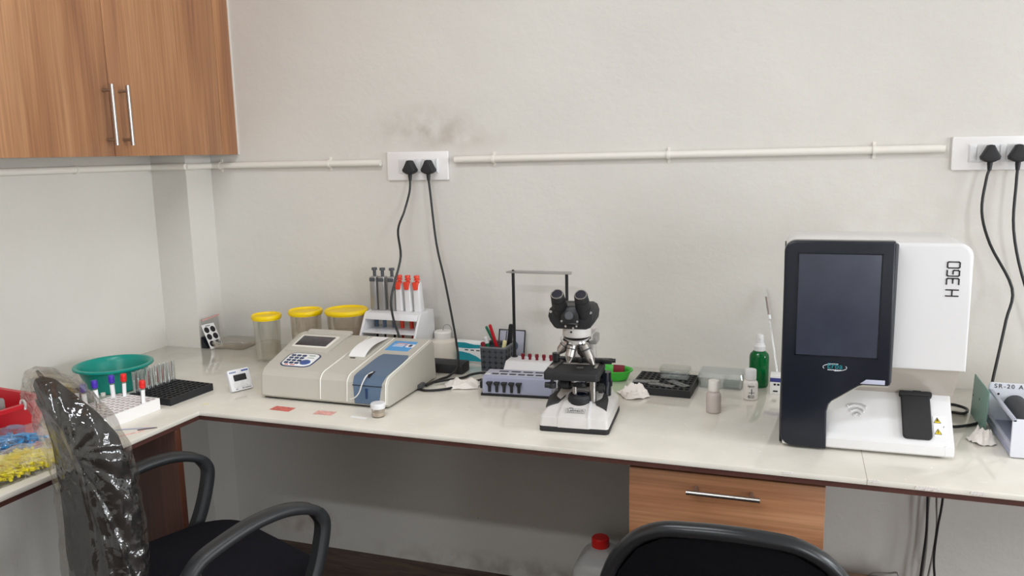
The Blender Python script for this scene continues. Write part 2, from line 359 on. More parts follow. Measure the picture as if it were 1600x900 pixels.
    def build(s, name, mats, parent=None, loc=None, sharp=35):
        bm = s.bm
        bmesh.ops.recalc_face_normals(bm, faces=bm.faces)
        me = bpy.data.meshes.new(name)
        ca = math.radians(sharp)
        for f in bm.faces: f.smooth = True
        for e in bm.edges:
            if len(e.link_faces) == 2:
                if e.calc_face_angle(0) > ca: e.smooth = False
        bm.to_mesh(me); bm.free()
        for m in (mats if isinstance(mats, (list, tuple)) else [mats]): me.materials.append(m)
        o = bpy.data.objects.new(name, me); COL.objects.link(o)
        if parent is not None: o.parent = parent
        if loc is not None: o.location = loc
        return o

def tag(o, label, cat, group=None):
    o['label'] = label; o['category'] = cat
    if group: o['group'] = group
    return o
def thing(name, label, cat, loc=(0, 0, 0), rz=0.0, group=None, rot=None):
    o = bpy.data.objects.new(name, None); COL.objects.link(o); o.empty_display_size = 0.05
    o.location = loc; o.rotation_euler = rot if rot else (0, 0, rz)
    return tag(o, label, cat, group)
def structure(o): o['kind'] = 'structure'; return o
def dup(root, loc, label=None, rz=None, rot=None, group=None):
    r = root.copy(); COL.objects.link(r); r.location = loc
    if rz is not None: r.rotation_euler = (0, 0, rz)
    if rot is not None: r.rotation_euler = rot
    if label: r['label'] = label
    if group: r['group'] = group
    for ch in list(root.children):
        c = ch.copy(); COL.objects.link(c); c.parent = r
        for g in list(ch.children):
            d = g.copy(); COL.objects.link(d); d.parent = c
    return r
def text(name, body, size, mat, parent, loc, rot, thick=0.0004, align='CENTER', spacing=1.0):
    cu = bpy.data.curves.new(name, 'FONT'); cu.body = body; cu.size = size; cu.extrude = thick; cu.align_x = align; cu.align_y = 'CENTER'; cu.space_character = spacing
    tmp = bpy.data.objects.new(name+'_tmp', cu); COL.objects.link(tmp)
    dg = bpy.context.evaluated_depsgraph_get(); me = bpy.data.meshes.new_from_object(tmp.evaluated_get(dg))
    bpy.data.objects.remove(tmp); me.name = name; me.materials.clear(); me.materials.append(mat)
    o = bpy.data.objects.new(name, me); COL.objects.link(o); o.parent = parent; o.location = loc; o.rotation_euler = rot
    return o
def rrect(x0, x1, z0, z1, r, n=5, corners=(1, 1, 1, 1)):
    # rounded rectangle, corners = (lower left, lower right, upper right, upper left)
    pts = []
    for (cx, cz, a0, on, px, pz) in ((x0+r, z0+r, PI, corners[0], x0, z0), (x1-r, z0+r, 1.5*PI, corners[1], x1, z0), (x1-r, z1-r, 0, corners[2], x1, z1), (x0+r, z1-r, 0.5*PI, corners[3], x0, z1)):
        if on: pts += [(cx+r*math.cos(a0+0.5*PI*i/n), cz+r*math.sin(a0+0.5*PI*i/n)) for i in range(n+1)]
        else: pts.append((px, pz))
    return pts
def perforated(mb, x0, x1, y0, y1, z0, z1, nx, ny, r, depth, n=10, rot=0.0, mi=0, mih=1, margin=0.003):
    # slab whose top is a grid of round (or, with n = 4, square) wells
    gx0, gx1, gy0, gy1 = x0+margin, x1-margin, y0+margin, y1-margin
    px = (gx1-gx0)/nx; py = (gy1-gy0)/ny
    V = {}
    def gv(i, j):
        if (i, j) not in V: V[(i, j)] = mb.v((gx0+i*px, gy0+j*py, z1))
        return V[(i, j)]
    for i in range(nx):
        for j in range(ny):
            cx = gx0+(i+.5)*px; cy = gy0+(j+.5)*py
            ring = [mb.v((cx+r*math.cos(rot+2*PI*k/n), cy+r*math.sin(rot+2*PI*k/n), z1)) for k in range(n)]
            low = [mb.v((cx+r*math.cos(rot+2*PI*k/n), cy+r*math.sin(rot+2*PI*k/n), z1-depth)) for k in range(n)]
            cor = [gv(i, j), gv(i+1, j), gv(i+1, j+1), gv(i, j+1)]; ang = [1.25*PI, 1.75*PI, 0.25*PI, 0.75*PI]
            # fan between the cell corners and the ring
            near = [min(range(n), key=lambda k: abs(((rot+2*PI*k/n)-a+PI) % (2*PI)-PI)) for a in ang]
            for c in range(4):
                k = near[c]; e = near[(c+1) % 4]; cc = cor[c]; cn = cor[(c+1) % 4]; half = ((e-k) % n)//2; step = 0
                while k != e:
                    k2 = (k+1) % n
                    mb.f([cc if step < half or half == 0 else cn, ring[k2], ring[k]], mi)
                    if step == (half-1 if half > 0 else 0):
                        mb.f([cc, cn, ring[k2]], mi)
                    k = k2; step += 1
            for k in range(n): mb.f([ring[k], ring[(k+1) % n], low[(k+1) % n], low[k]], mih)
            mb.f(low, mih)
    # rim and sides
    a = [mb.v(q) for q in ((x0, y0, z1), (x1, y0, z1), (x1, y1, z1), (x0, y1, z1))]
    edge = [[gv(i, 0) for i in range(nx+1)], [gv(nx, j) for j in range(ny+1)], [gv(nx-i, ny) for i in range(nx+1)], [gv(0, ny-j) for j in range(ny+1)]]
    for c in range(4):
        mb.f([a[c], a[(c+1) % 4]]+edge[c][::-1], mi)
    b = [mb.v(q) for q in ((x0, y0, z0), (x1, y0, z0), (x1, y1, z0), (x0, y1, z0))]
    for c in range(4): mb.f([b[c], b[(c+1) % 4], a[(c+1) % 4], a[c]], mi)
    mb.f(b[::-1], mi)
    return mb
# ------------------------------------------------------------------ camera
cam = bpy.data.cameras.new('camera'); cam.sensor_width = 36; cam.lens = 1273.68/1600*36; cam.clip_start = 0.05
co = bpy.data.objects.new('camera', cam); COL.objects.link(co)
r_, u_, f_ = (0.94473681, 0.32715365, -0.02104379), (-0.03430513, 0.16249511, 0.98611282), (-0.32602992, 0.93089518, -0.16473816)
co.matrix_world = Matrix(((r_[0], u_[0], -f_[0], 0.0), (r_[1], u_[1], -f_[1], -2.39116), (r_[2], u_[2], -f_[2], C+0.65397), (0, 0, 0, 1)))
S.camera = co

# ------------------------------------------------------------------ the room
XL, XR, YB, ZC = -2.095, 4.6, -4.3, 2.8
structure(MB().box((XL-0.1, 0, 0), (XR+0.1, 0.12, ZC)).build('wall_back', M['wall']))
structure(MB().box((XL-0.12, YB, 0), (XL, 0, ZC)).build('wall_left', M['wall_l']))
structure(MB().box((XR, YB, 0), (XR+0.12, 0, ZC)).build('wall_right', M['wall_l']))
structure(MB().box((XL-0.1, YB-0.12, 0), (XR+0.1, YB, ZC)).build('wall_front', M['wall_l']))
structure(MB().box((XL-0.1, YB-0.1, -0.1), (XR+0.1, 0.12, 0)).build('floor', M['floor']))
structure(MB().box((XL-0.1, YB-0.1, ZC), (XR+0.1, 0.12, ZC+0.1)).build('ceiling', M['ceil']))
structure(MB().box((XL-0.01, -0.128, 0), (-1.95, 0.01, ZC)).build('wall_pillar', M['pillar']))

# ------------------------------------------------------------------ worktop
w = thing('worktop', 'long L-shaped cream stone worktop with brown underside running along both walls', 'worktop', (-0.4, -0.4, C))
FR, LF = -0.722, -1.462
Lp = [(-1.949, -0.002), (1.5, -0.002), (1.5, FR), (LF, FR), (LF-0.03, -2.1), (XL+0.001, -2.1), (XL+0.001, -0.129), (-1.949, -0.129)]
off = lambda P, d: [(x+0.4, y+0.4) for x, y in P]
MB().prism(off(Lp, 0), (-0.012, 0.0), 'z', bev=0.0012, seg=2).build('slab', M['tile'], w)
Le = [(-1.949, -0.002), (1.5, -0.002), (1.5, FR+0.003), (LF-0.003, FR+0.003), (LF-0.033, -2.1), (XL+0.001, -2.1), (XL+0.001, -0.129), (-1.949, -0.129)]
MB().prism(off(Le, 0), (-0.0235, -0.0122), 'z').build('edge_board', M['edge'], w)
rnd = random.Random(3)
for (x, z, n) in ((0.00, -0.002, 5), (0.245, -0.004, 8), (0.34, -0.003, 5), (0.16, -0.001, 4)):
    m = MB(); px = x-.008
    for k in range(n):
        s = rnd.uniform(.0018, .004); cx = px+s*.9; px = cx+s*.7
        m.hexa([(cx+.4-s, FR+.4-.0012, z-rnd.uniform(0, .004)-s), (cx+.4+s, FR+.4-.0012, z-s), (cx+.4+s*.6, FR+.4+.003, z-s), (cx+.4-s, FR+.4+.003, z-s), (cx+.4-s*.5, FR+.4-.001, z+.0012), (cx+.4+s*.7, FR+.4-.001, z+.0008), (cx+.4+s*.4, FR+.4+.004, z+.0012), (cx+.4-s*.3, FR+.4+.003, z+.001)])
    m.build('edge_chip', M['chip'], w)

# support panel under the side run
p_ = MB().box((-1.80, -0.807, 0.0), (-1.468, -0.787, C-0.0245), bev=0.001).build('support_panel', M['wood_d'])
tag(p_, 'dark walnut support panel standing under the left run of the worktop', 'panel')

# drawer unit
du = thing('drawer_unit', 'walnut laminate drawer unit under the worktop with one long steel handle', 'drawer unit', (-0.125, -0.35, 0.0))
L = lambda x, y, z: (x+0.125, y+0.35, z)
MB().box(L(-0.326, -0.68, 0.06), L(0.075, -0.02, C-0.025), bev=0.001).box(L(-0.32, -0.64, 0.0), L(0.07, -0.03, 0.06)).build('body', M['wood_d'], du)
dr = MB().box(L(-0.328, -0.7, 0.43), L(0.077, -0.681, C-0.035), bev=0.0015).build('drawer', M['wood_x'], du)
hz = C-0.066
m = MB().cyl(L(-0.20, -0.732, hz), L(-0.05, -0.732, hz), 0.005, n=16)
for x in (-0.182, -0.068): m.cyl(L(x, -0.70, hz), L(x, -0.732, hz), 0.0042, n=12)
m.build('handle', M['steel'], dr)
dr2 = MB().box(L(-0.328, -0.7, 0.07), L(0.077, -0.681, 0.425), bev=0.0015).build('drawer', M['wood_x'], du)
hz = 0.37
m = MB().cyl(L(-0.20, -0.732, hz), L(-0.05, -0.732, hz), 0.005, n=16)
for x in (-0.182, -0.068): m.cyl(L(x, -0.70, hz), L(x, -0.732, hz), 0.0042, n=12)
m.build('handle', M['steel'], dr2)

# ------------------------------------------------------------------ wall cabinet
CX = -1.829; CB = C+0.665; CT = 2.45
wc = thing('wall_cabinet', 'walnut laminate wall cabinet with two doors and steel bar handles', 'cabinet', (-2.0, -0.8, CB))
L = lambda x, y, z: (x+2.0, y+0.8, z-CB)
MB().box(L(XL+0.002, -1.75, CB+0.0012), L(CX-0.021, -0.002, CT), bev=0.0008).build('body', M['wood_d'], wc)
MB().box(L(XL+0.002, -1.75, CB+0.0), L(CX-0.0215, -0.132, CB+0.0011)).box(L(-1.948, -0.13, CB), L(CX-0.0215, -0.003, CB+0.0011)).build('underside', M['lam'], wc)
YD = -0.546
def cab_door(y0, y1, hy):
    d = MB().box(L(CX-0.0185, y0, CB), L(CX, y1, CT), bev=0.0012).build('door', M['wood_z'], wc)
    if hy is not None:
        m = MB().cyl(L(CX+0.032, hy, C+0.695), L(CX+0.032, hy, C+0.862), 0.0055, n=16)
        for z in (C+0.711, C+0.846): m.cyl(L(CX, hy, z), L(CX+0.032, hy, z), 0.0045, n=12)
        m.build('handle', M['steel'], d)
cab_door(YD+0.001, -0.082, YD+0.036); cab_door(-1.03, YD-0.001, YD-0.022); 
cab_door(-1.75, -1.033, None)
MB().box(L(CX-0.0185, -0.0805, CB), L(CX, -0.004, CT), bev=0.001).build('filler_strip', M['wood_z'], wc)
MB().box(L(CX-0.004, -0.0042, CB), L(CX+0.005, -0.0005, CT), bev=0.0008).build('caulk_seam', M['grout'], wc)

# ------------------------------------------------------------------ conduits
def conduit(name, label, runs, clips):
    t = thing(name, label, 'pipe', runs[0][0])
    o0 = Vector(runs[0][0])
    m = MB()
    for pts in runs: m.tube([Vector(p)-o0 for p in pts], 0.0105, n=14, smooth=0)
    m.build('pipe', M['pvc'], t)
    for (x, y, z, ax) in clips:
        k = MB()
        if ax == 'x':
            for a in range(9):
                t0 = -0.35*PI+a/8*1.7*PI
            ring = [[(x-o0.x+dx, y-o0.y+rr*-math.cos(t), z-o0.z+rr*math.sin(t)) for (dx, rr) in ((-.004, .0107), (.004, .0107), (.004, .0128), (-.004, .0128))] for t in [(-0.6+1.2*i/10)*PI for i in range(11)]]
        else:
            ring = [[(x-o0.x+rr*math.cos(t), y-o0.y+dx, z-o0.z+rr*math.sin(t)) for (dx, rr) in ((-.004, .0107), (.004, .0107), (.004, .0128), (-.004, .0128))] for t in [(-0.6+1.2*i/10)*PI for i in range(11)]]
        k.loft(ring)
        if ax == 'x': k.box((x-o0.x-.004, -.0035-o0.y, z-o0.z-.022), (x-o0.x+.004, -.0005-o0.y, z-o0.z+.022))
        k.build('clip', M['pvc'], t)
    return t
zc = C+0.634
conduit('conduit_pipe', 'white conduit pipe on the wall right of the double socket plate', [[(-1.013, -0.012, zc-0.001), (-0.998, -0.012, zc), (0.345, -0.012, C+0.639), (0.357, -0.012, C+0.638)]],
        [(-0.885, -0.012, zc, 'x'), (-0.35, -0.012, zc+.002, 'x'), (0.19, -0.012, C+0.638, 'x')])
conduit('conduit_pipe', 'white conduit pipe passing under the wall cabinet to the corner pillar', [[(-1.274, -0.012, C+0.6275), (-1.30, -0.012, C+0.628), (-1.938, -0.012, C+0.628)], [(-1.938, -0.012, C+.628), (-1.938, -0.141, C+.628)], [(-1.937, -0.141, C+0.628), (-2.083, -0.141, C+.628), ], [(-2.083, -0.141, C+.628), (-2.083, -1.9, C+.628)]],
        [(-1.465, -0.012, C+0.628, 'x'), (-2.083, -0.45, C+0.628, 'y'), (-1.90, -0.012, C+0.628, 'x')])

# ------------------------------------------------------------------ sockets and power cords
def socket_plate(label, x0, x1, z0, z1, mods):
    cx, cz = (x0+x1)/2, (z0+z1)/2
    t = thing('socket_plate', label, 'socket', (cx, 0, cz))
    MB().prism(rrect(x0-cx, x1-cx, z0-cz, z1-cz, 0.004), (-0.009, -0.0005), 'y', bev=0.002, edges='caps').build('cover_plate', M['plate'], t)
    for kind, a, b in mods:
        f = MB().prism(rrect(a-cx, b-cx, -0.0225, 0.0225, 0.001), (-0.0125, -0.0085), 'y', bev=0.0008, edges='caps').build('socket_module' if kind == 's' else 'switch', M['white'], t)
        if kind == 'w': MB().box((a-cx+.002, -0.0155, -0.019), (b-cx-.002, -0.0122, 0.019), bev=0.001).build('rocker', M['white'], f)
        else:
            k = MB()
            for dx, dz, r in ((0, .011, .0032), (-.009, -.006, .0025), (.009, -.006, .0025)): k.cyl(((a+b)/2-cx+dx, -0.0129, dz), ((a+b)/2-cx+dx, -0.0124, dz), r, n=10)
            k.build('pin_holes', M['dot'], f)
    return t
zs = C+0.616
socket_plate('white double socket plate with two black plugs left of centre on the wall', -1.252, -1.038, C+0.571, C+0.661, [('s', -1.210, -1.151), ('w', -1.151, -1.128), ('s', -1.128, -1.079), ('w', -1.079, -1.072)])
socket_plate('white switch and socket plate cut off by the right edge above the analyser', 0.374, 0.60, C+0.583, C+0.668, [('w', 0.412, 0.431), ('s', 0.431, 0.480), ('w', 0.480, 0.497), ('s', 0.497, 0.546), ('w', 0.546, 0.565)])

def power_cord(label, px, pz, pts, group=None):
    t = thing('mains_cable', label, 'cable', (px, -0.013, pz))
    o0 = Vector((px, -0.013, pz))
    # three-pin moulded plug: rounded triangle narrowing into the cord
    out = [(0, .0225), (.007, .021), (.011, .013), (.018, .0), (.0225, -.007), (.021, -.014), (.012, -.019), (.006, -.0215), (-.006, -.0215), (-.012, -.019), (-.021, -.014), (-.0225, -.007), (-.018, .0), (-.011, .013), (-.007, .021)]
    k = MB().prism(out, (-0.030, 0.0), 'y', bev=0.005, seg=3, edges='caps')
    k.cyl((0, -0.016, -0.018), (0, -0.017, -0.042), 0.0068, 0.0045, n=14)
    pl = k.build('plug', M['blackm'], t)
    g = MB()
    for i in range(4): g.lathe([(0.0, 0), (0.0068-.0005*i, 0), (0.0068-.0005*i, .002), (0, .002)], (0, -0.0168, -0.027-i*.004), 12)
    g.build('strain_relief', M['black'], pl)
    P = [Vector((0, -0.017, -0.040))]+[Vector(q)-o0 for q in pts]
    MB().tube(P, 0.0036, n=10, smooth=5).build('cable', M['cable'], t)
    return t
power_cord('left of two black cords, hanging from the double socket to behind the colorimeter', -1.162, C+0.612,
    [(-1.164, -.034, C+.535), (-1.177, -.05, C+.475), (-1.182, -.09, C+.418), (-1.151, -.14, C+.343), (-1.155, -.178, C+.269), (-1.158, -.204, C+.212), (-1.132, -.240, C+.159), (-1.105, -.2635, C+.118), (-1.10, -.2655, C+.06), (-1.12, -.2655, C+.012)])
power_cord('right of two black cords, hanging from the double socket down to the worktop', -1.098, C+0.612,
    [(-1.092, -.034, C+.534), (-1.072, -.045, C+.374), (-1.036, -.07, C+.256), (-.991, -.12, C+.135), (-.965, -.16, C+.085), (-.943, -.20, C+.046), (-.938, -.230, C+.020), (-.953, -.255, C+.0045), (-.963, -.285, C+.0045), (-.971, -.325, C+.0045), (-.9735, -.366, C+.0060)])
power_cord('black cord from the right switch plate curling down behind the analyser', 0.458, C+0.624,
    [(0.452, -.033, C+.56), (0.446, -.04, C+.479), (0.466, -.06, C+.398), (0.518, -.08, C+.29), (0.508, -.09, C+.21), (0.490, -.12, C+.12), (0.474, -.155, C+.055), (.462, -.215, C+.016), (.430, -.29, C+.0045), (.39, -.335, C+.0045), (.352, -.35, C+.0045), (.347, -.30, C+.0045), (.37, -.24, C+.0045), (.40, -.245, C+.006), (.415, -.20, C+.0045), (.39, -.17, C+.0045), (.36, -.18, C+.0045)])
power_cord('black cord from the right switch plate leaving the photo at its right edge', 0.520, C+0.624,
    [(0.519, -.033, C+.55), (0.521, -.036, C+.431), (0.555, -.04, C+.292), (0.62, -.06, C+.13), (.66, -.09, C+.03), (.70, -.14, C+.0045), (.78, -.2, C+.0045)])
# cords lying behind the colorimeter
def loose_cord(name, label, pts, r=0.0034, mat='cable', sm=5):
    o0 = Vector(pts[0])
    return tag(MB().tube([Vector(p)-o0 for p in pts], r, n=10, smooth=sm).build(name, M[mat], loc=pts[0]), label, 'cable')
loose_cord('black_cable', 'thick black cord looped on the worktop beside the colorimeter, nearest the front', [(-.983, -.395, C+.0045), (-.955, -.405, C+.0045), (-.915, -.385, C+.0045), (-.885, -.345, C+.0045), (-.845, -.30, C+.0115), (-.828, -.30, C+.016), (-.8135, -.345, C+.021)])
loose_cord('black_cable', 'black cord running behind the tissue towards the pen holder', [(-.955, -.345, C+.0115), (-.93, -.315, C+.0115), (-.905, -.255, C+.0045), (-.893, -.215, C+.0045), (-.86, -.19, C+.0045), (-.80, -.22, C+.0045)])
# ------------------------------------------------------------------ side run: basin, racks, tubes
b = thing('basin', 'teal plastic basin standing by the left wall behind the racks', 'basin', (-1.852, -0.607, C))
m = MB().lathe([(0.0, 0.0), (0.066, 0.0), (0.072, 0.003), (0.080, 0.025), (0.092, 0.060), (0.0955, 0.066), (0.1035, 0.067), (0.107, 0.069), (0.1075, 0.073), (0.105, 0.0755), (0.098, 0.0755), (0.0935, 0.072), (0.089, 0.060), (0.077, 0.025), (0.069, 0.006), (0.0, 0.005)], n=64)
m.build('bowl', M['teal'], b)

# black well rack with a row of glass tubes
rk = thing('tube_rack', 'black tube rack with small wells standing right of the teal basin', 'tube rack', (-1.636, -0.622, C), math.radians(-4))
perforated(MB(), -0.074, 0.074, -0.079, 0.079, 0, 0.020, 8, 10, 0.0066, 0.017, n=12).build('rack_body', [M['blackm'], M['black']], rk)
def glass_tube(label, group):
    t = thing('glass_tube', label, 'test tube', (0, 0, 0), group=group)
    MB().lathe([(0, 0), (.003, .0004), (.005, .003), (.0055, .006), (.0055, .074), (.0062, .075), (.0062, .076), (.0050, .076), (.0048, .006), (.003, .0025), (0, .0018)], n=16).build('tube_wall', M['glass'], t)
    MB().prism([(-.0016, .026), (.0014, .028), (.001, .07), (-.0008, .071)], (-.0053, -.0049), 'y').build('blood_streak', M['blood'], t)
    return t
g0 = glass_tube('empty glass test tube in the row along the back of the black rack', 'glass tubes along the black rack')
py = (0.158-.006)/10
for k in range(10):
    lx, ly = -0.074+.003+(0.142/8)*0.5, -0.079+.003+py*(k+.5)
    a = math.radians(-4); x = -1.636+lx*math.cos(a)-ly*math.sin(a); y = -0.622+lx*math.sin(a)+ly*math.cos(a)
    o = g0 if k == 0 else dup(g0, (0, 0, 0))
    o.location = (x, y, C+0.0035); o.rotation_euler = (rnd.uniform(-.02, .02), rnd.uniform(-.03, .03), rnd.uniform(0, 6))

# white rack with capped tubes
rw = thing('tube_rack', 'white tube rack with a grid of holes between the chair back and the black rack', 'tube rack', (-1.652, -0.828, C), math.radians(-2.5))
perforated(MB(), -0.071, 0.071, -0.098, 0.098, 0, 0.030, 8, 11, 0.0064, 0.026, n=12).build('rack_body', [M['rackw'], M['rackhole']], rw)
def wx(i, j):
    lx, ly = -0.071+.003+(0.136/8)*(i+.5), -0.098+.003+(0.190/11)*(j+.5)
    a = math.radians(-2.5); return (-1.652+lx*math.cos(a)-ly*math.sin(a), -0.828+lx*math.sin(a)+ly*math.cos(a), C+0.0045)
def blood_tube(label, capmat, cap='purple', fill=M['sediment'], name='blood_tube'):
    t = thing(name, label, 'blood tube', (0, 0, 0))
    MB().lathe([(0, 0), (.003, .0004), (.005, .003), (.0056, .006), (.0056, .066), (.0046, .066), (.0046, .006), (.003, .0025), (0, .0018)], n=18).build('tube_wall', M['jar'], t)
    MB().lathe([(0, .002), (.0028, .003), (.0044, .0062), (.0044, .034), (0, .034)], n=16).build('blood', fill, t)
    k = MB(); n = 12; A = [(.00575*math.cos(x), .00575*math.sin(x)) for x in [-2.6+i*3.9/n for i in range(n+1)]]
    k.loft([[(x, y, .024), (x*1.03, y*1.03, .024), (x*1.03, y*1.03, .060), (x, y, .060)] for x, y in A]); 
    k.build('paper_label', M['paper'], t)
    c = MB().lathe([(0, .064), (.0062, .064), (.0075, .066), (.0078, .070), (.0074, .071), (.0078, .072), (.0076, .083), (.0066, .085), (.004, .0845), (0, .0835)], n=20)
    c.build('cap', capmat, t)
    return t
specs = [('purple-capped blood tube in the white rack, nearest the chair back', 'purple', (0, 4)), ('purple-capped blood tube second from the chair back in the white rack', 'purple', (0, 6)),
         ('purple-capped blood tube beside the red-capped one at the far end of the white rack', 'purple', (0, 9)), ]
for lab, cm, ij in specs:
    t = blood_tube(lab, M[cm]); t.location = wx(*ij); t.rotation_euler = (rnd.uniform(-.03, .03), rnd.uniform(-.04, .04), 0.3)
for lab, ij in (('red-capped blood tube at the far back corner of the white rack, against the basin', (1, 10)), ('red-capped blood tube standing alone near the right edge of the white rack', (7, 8))):
    t = blood_tube(lab, M['redcap'], fill=M['blood']); t.location = wx(*ij); t.rotation_euler = (rnd.uniform(-.03, .03), rnd.uniform(-.05, .05), 1.2)
# small vials behind the white rack
def vial(label, loc, h=0.045, capm='white', fillm='cream'):
    t = thing('sample_vial', label, 'vial', loc)
    MB().lathe([(0, 0), (.006, 0), (.0068, .001), (.0068, h*.75), (.005, h*.82), (.005, h*.84), (0, h*.84)], n=16).build('bottle', M['jar'], t)
    MB().lathe([(0, .001), (.0060, .001), (.0060, h*.3), (0, h*.3)], n=16).build('liquid', M[fillm], t)
    MB().lathe([(0, h*.80), (.0062, h*.80), (.0062, h), (0, h)], n=16).build('cap', M[capm], t)
    return t
vial('tiny clear vial with a pale drop, behind the purple-capped tubes', (-1.745, -0.787, C), 0.05, 'milky', 'cream')
vial('tiny white-capped vial between the purple-capped tubes', (-1.750, -0.835, C), 0.058, 'white', 'milky')
vial('tiny clear vial standing next to the far purple-capped tube', (-1.738, -0.762, C), 0.04, 'milky2', 'milky')
# second black rack by the wall, with a glass slide leaning on it
r2 = thing('tube_rack', 'black tube rack half hidden behind the wrapped chair back, by the left wall', 'tube rack', (-1.885, -0.80, C), math.radians(-6))
perforated(MB(), -0.07, 0.07, -0.075, 0.068, 0, 0.036, 8, 8, 0.0068, 0.02, n=10).build('rack_body', [M['blackm'], M['black']], r2)
sl = MB().box((-0.0005, -0.0125, 0), (0.0008, 0.0125, 0.076), bev=0.0003).build('glass_slide', M['glass']); sl.location = (-1.772, -0.755, C+.0006); sl.rotation_euler = (math.radians(-5), math.radians(-50), 0.0)
tag(sl, 'clear glass slide leaning on the half hidden black rack', 'glass slide')
# dark marker pen lying across the second rack, its tip showing behind the chair back
pn = thing('marker_pen', 'black marker pen leaning on the left wall, its tip showing over the chair back', 'pen', (-1.99, -0.70, C+.006), rot=(0, math.radians(-36), math.radians(8)))
MB().rod([((0, 0, 0), (0, 0, .062), .006, .006), ((0, 0, .062), (0, 0, .074), .006, .003)], n=14).build('barrel', M['black'], pn)
MB().cyl((0, 0, -.001), (0, 0, .045), .0068, n=14).build('cap', M['darkgrey'], pn)
# thin sticks and a paper scrap near the front edge
def stick(label, a, b, r, mat):
    m = MB().cyl((0, 0, 0), Vector(b)-Vector(a), r, r*.8, n=8); o = m.build('applicator_stick', M[mat], loc=a); return tag(o, label, 'stick')
stick('dark thin stick lying in front of the white rack, pointing right', (-1.56, -.905, C+.0016), (-1.478, -.862, C+.0016), .0014, 'dlc')
stick('short brown stick at the end of the dark stick', (-1.505, -.89, C+.0014), (-1.472, -.86, C+.0014), .0012, 'edge')
stick('reddish stick lying at the front edge beside the grey slide', (-1.520, -.945, C+.0012), (-1.487, -.888, C+.0012), .0012, 'pinkprint')
o = MB().box((-0.028, -0.016, 0), (0.028, 0.016, 0.0014), bev=.0004).build('glass_slide', M['clearbox'], loc=(-1.553, -.952, C+.0002)); o.rotation_euler = (0, 0, 1.1)
tag(o, 'dull grey glass slide lying flat between the sticks at the front edge', 'glass slide')

# red crate, bags of pipette tips
cr = thing('storage_crate', 'red plastic crate at the left edge of the photo behind the bags', 'crate', (-1.878, -1.115, C), math.radians(-6))
m = MB()
def crate_ring(hx, hy, z): return [(-hx, -hy, z), (hx, -hy, z), (hx, hy, z), (-hx, hy, z)]
m.loft([crate_ring(.118, .16, 0), crate_ring(.138, .185, .076), crate_ring(.148, .195, .077), crate_ring(.148, .195, .086), crate_ring(.136, .183, .086), crate_ring(.114, .156, .004)], cap=True)
m.build('tray', M['red'], cr)
MB().tube([(.149, .12, .074), (.152, .12, .086), (.148, .12, .094), (.138, .12, .094), (.133, .12, .080)], .0026, n=8).build('white_clip', M['white'], cr)
gb = MB().box((-.085, -.12, 0), (.085, .12, .092), bev=.006).build('reagent_box', M['greyboard'], loc=(-1.876, -1.12, C+.005)); gb.rotation_euler = (0, 0, math.radians(-6))
tag(gb, 'grey box sitting inside the red crate', 'box')

def pillow_bag(name, label, loc, rz, hx, hy, h, seed):
    m = MB(); nx, ny = 22, 18
    def P(i, j, top):
        u = -1+2*i/nx; v = -1+2*j/ny; e = max(0.0, (1-abs(u)**3.2))**.6*max(0.0, (1-abs(v)**3.2))**.6
        w = noise.noise(Vector((u*3.1+seed, v*3.3, top*2)))*.18+noise.noise(Vector((u*8+seed, v*8, 5)))*.07
        z = h*e*(1+w) if top else 0.0004
        if top: z = max(z, .0012)
        return (u*hx+.004*noise.noise(Vector((v*4, u, seed))), v*hy+.004*noise.noise(Vector((u*4, v, seed+3))), z)
    for top in (1, 0):
        V = [[m.v(P(i, j, top)) for j in range(ny+1)] for i in range(nx+1)]
        for i in range(nx):
            for j in range(ny): m.f([V[i][j], V[i+1][j], V[i+1][j+1], V[i][j+1]])
    bmesh.ops.remove_doubles(m.bm, verts=m.bm.verts, dist=.0009)
    o = m.build(name, M['bag'], loc=loc); o.rotation_euler = (0, 0, rz)
    return tag(o, label, 'bag')
def tips(name, label, loc, rz, hx, hy, h, n, mat, ln, r, seed):
    rr = random.Random(seed); m = MB()
    for k in range(n):
        u, v = rr.uniform(-.85, .85), rr.uniform(-.85, .85)
        top = h*((1-abs(u)**3)*(1-abs(v)**3))**.6*.80
        z = r*1.2+rr.random()**.6*max(0.0, top-2*r)
        a = rr.uniform(-.9, .9)+(PI if rr.random() < .5 else 0); d = Vector((math.cos(a), math.sin(a), rr.uniform(-.12, .12)))*ln*.5
        c = Vector((u*hx*.86, v*hy*.86, z))
        A, B = c-d, c+d; A.z = max(A.z, r+.001); B.z = max(B.z, r*.6)
        m.cyl(A, B, r, r*.25, n=7)
    o = m.build(name, M[mat], loc=loc); o.rotation_euler = (0, 0, rz); o['kind'] = 'stuff'
    return tag(o, label, 'pipette tips')
tips('pipette_tips', 'heap of yellow pipette tips inside the clear bag at the left front edge', (-1.570, -1.200, C+.001), -.12, .066, .135, .042, 700, 'tipyellow', .050, .0036, 5)
pillow_bag('tip_bag', 'clear bag of yellow pipette tips lying nearest the front edge', (-1.570, -1.200, C), -.12, .068, .14, .046, 1.0)
tips('pipette_tips', 'heap of blue pipette tips inside the clear bag under the red crate', (-1.680, -1.115, C+.001), -.12, .030, .115, .052, 190, 'tipblue', .050, .0034, 9)
pillow_bag('tip_bag', 'clear bag of blue pipette tips between the red crate and the yellow tips', (-1.680, -1.115, C), -.12, .034, .125, .058, 4.0)

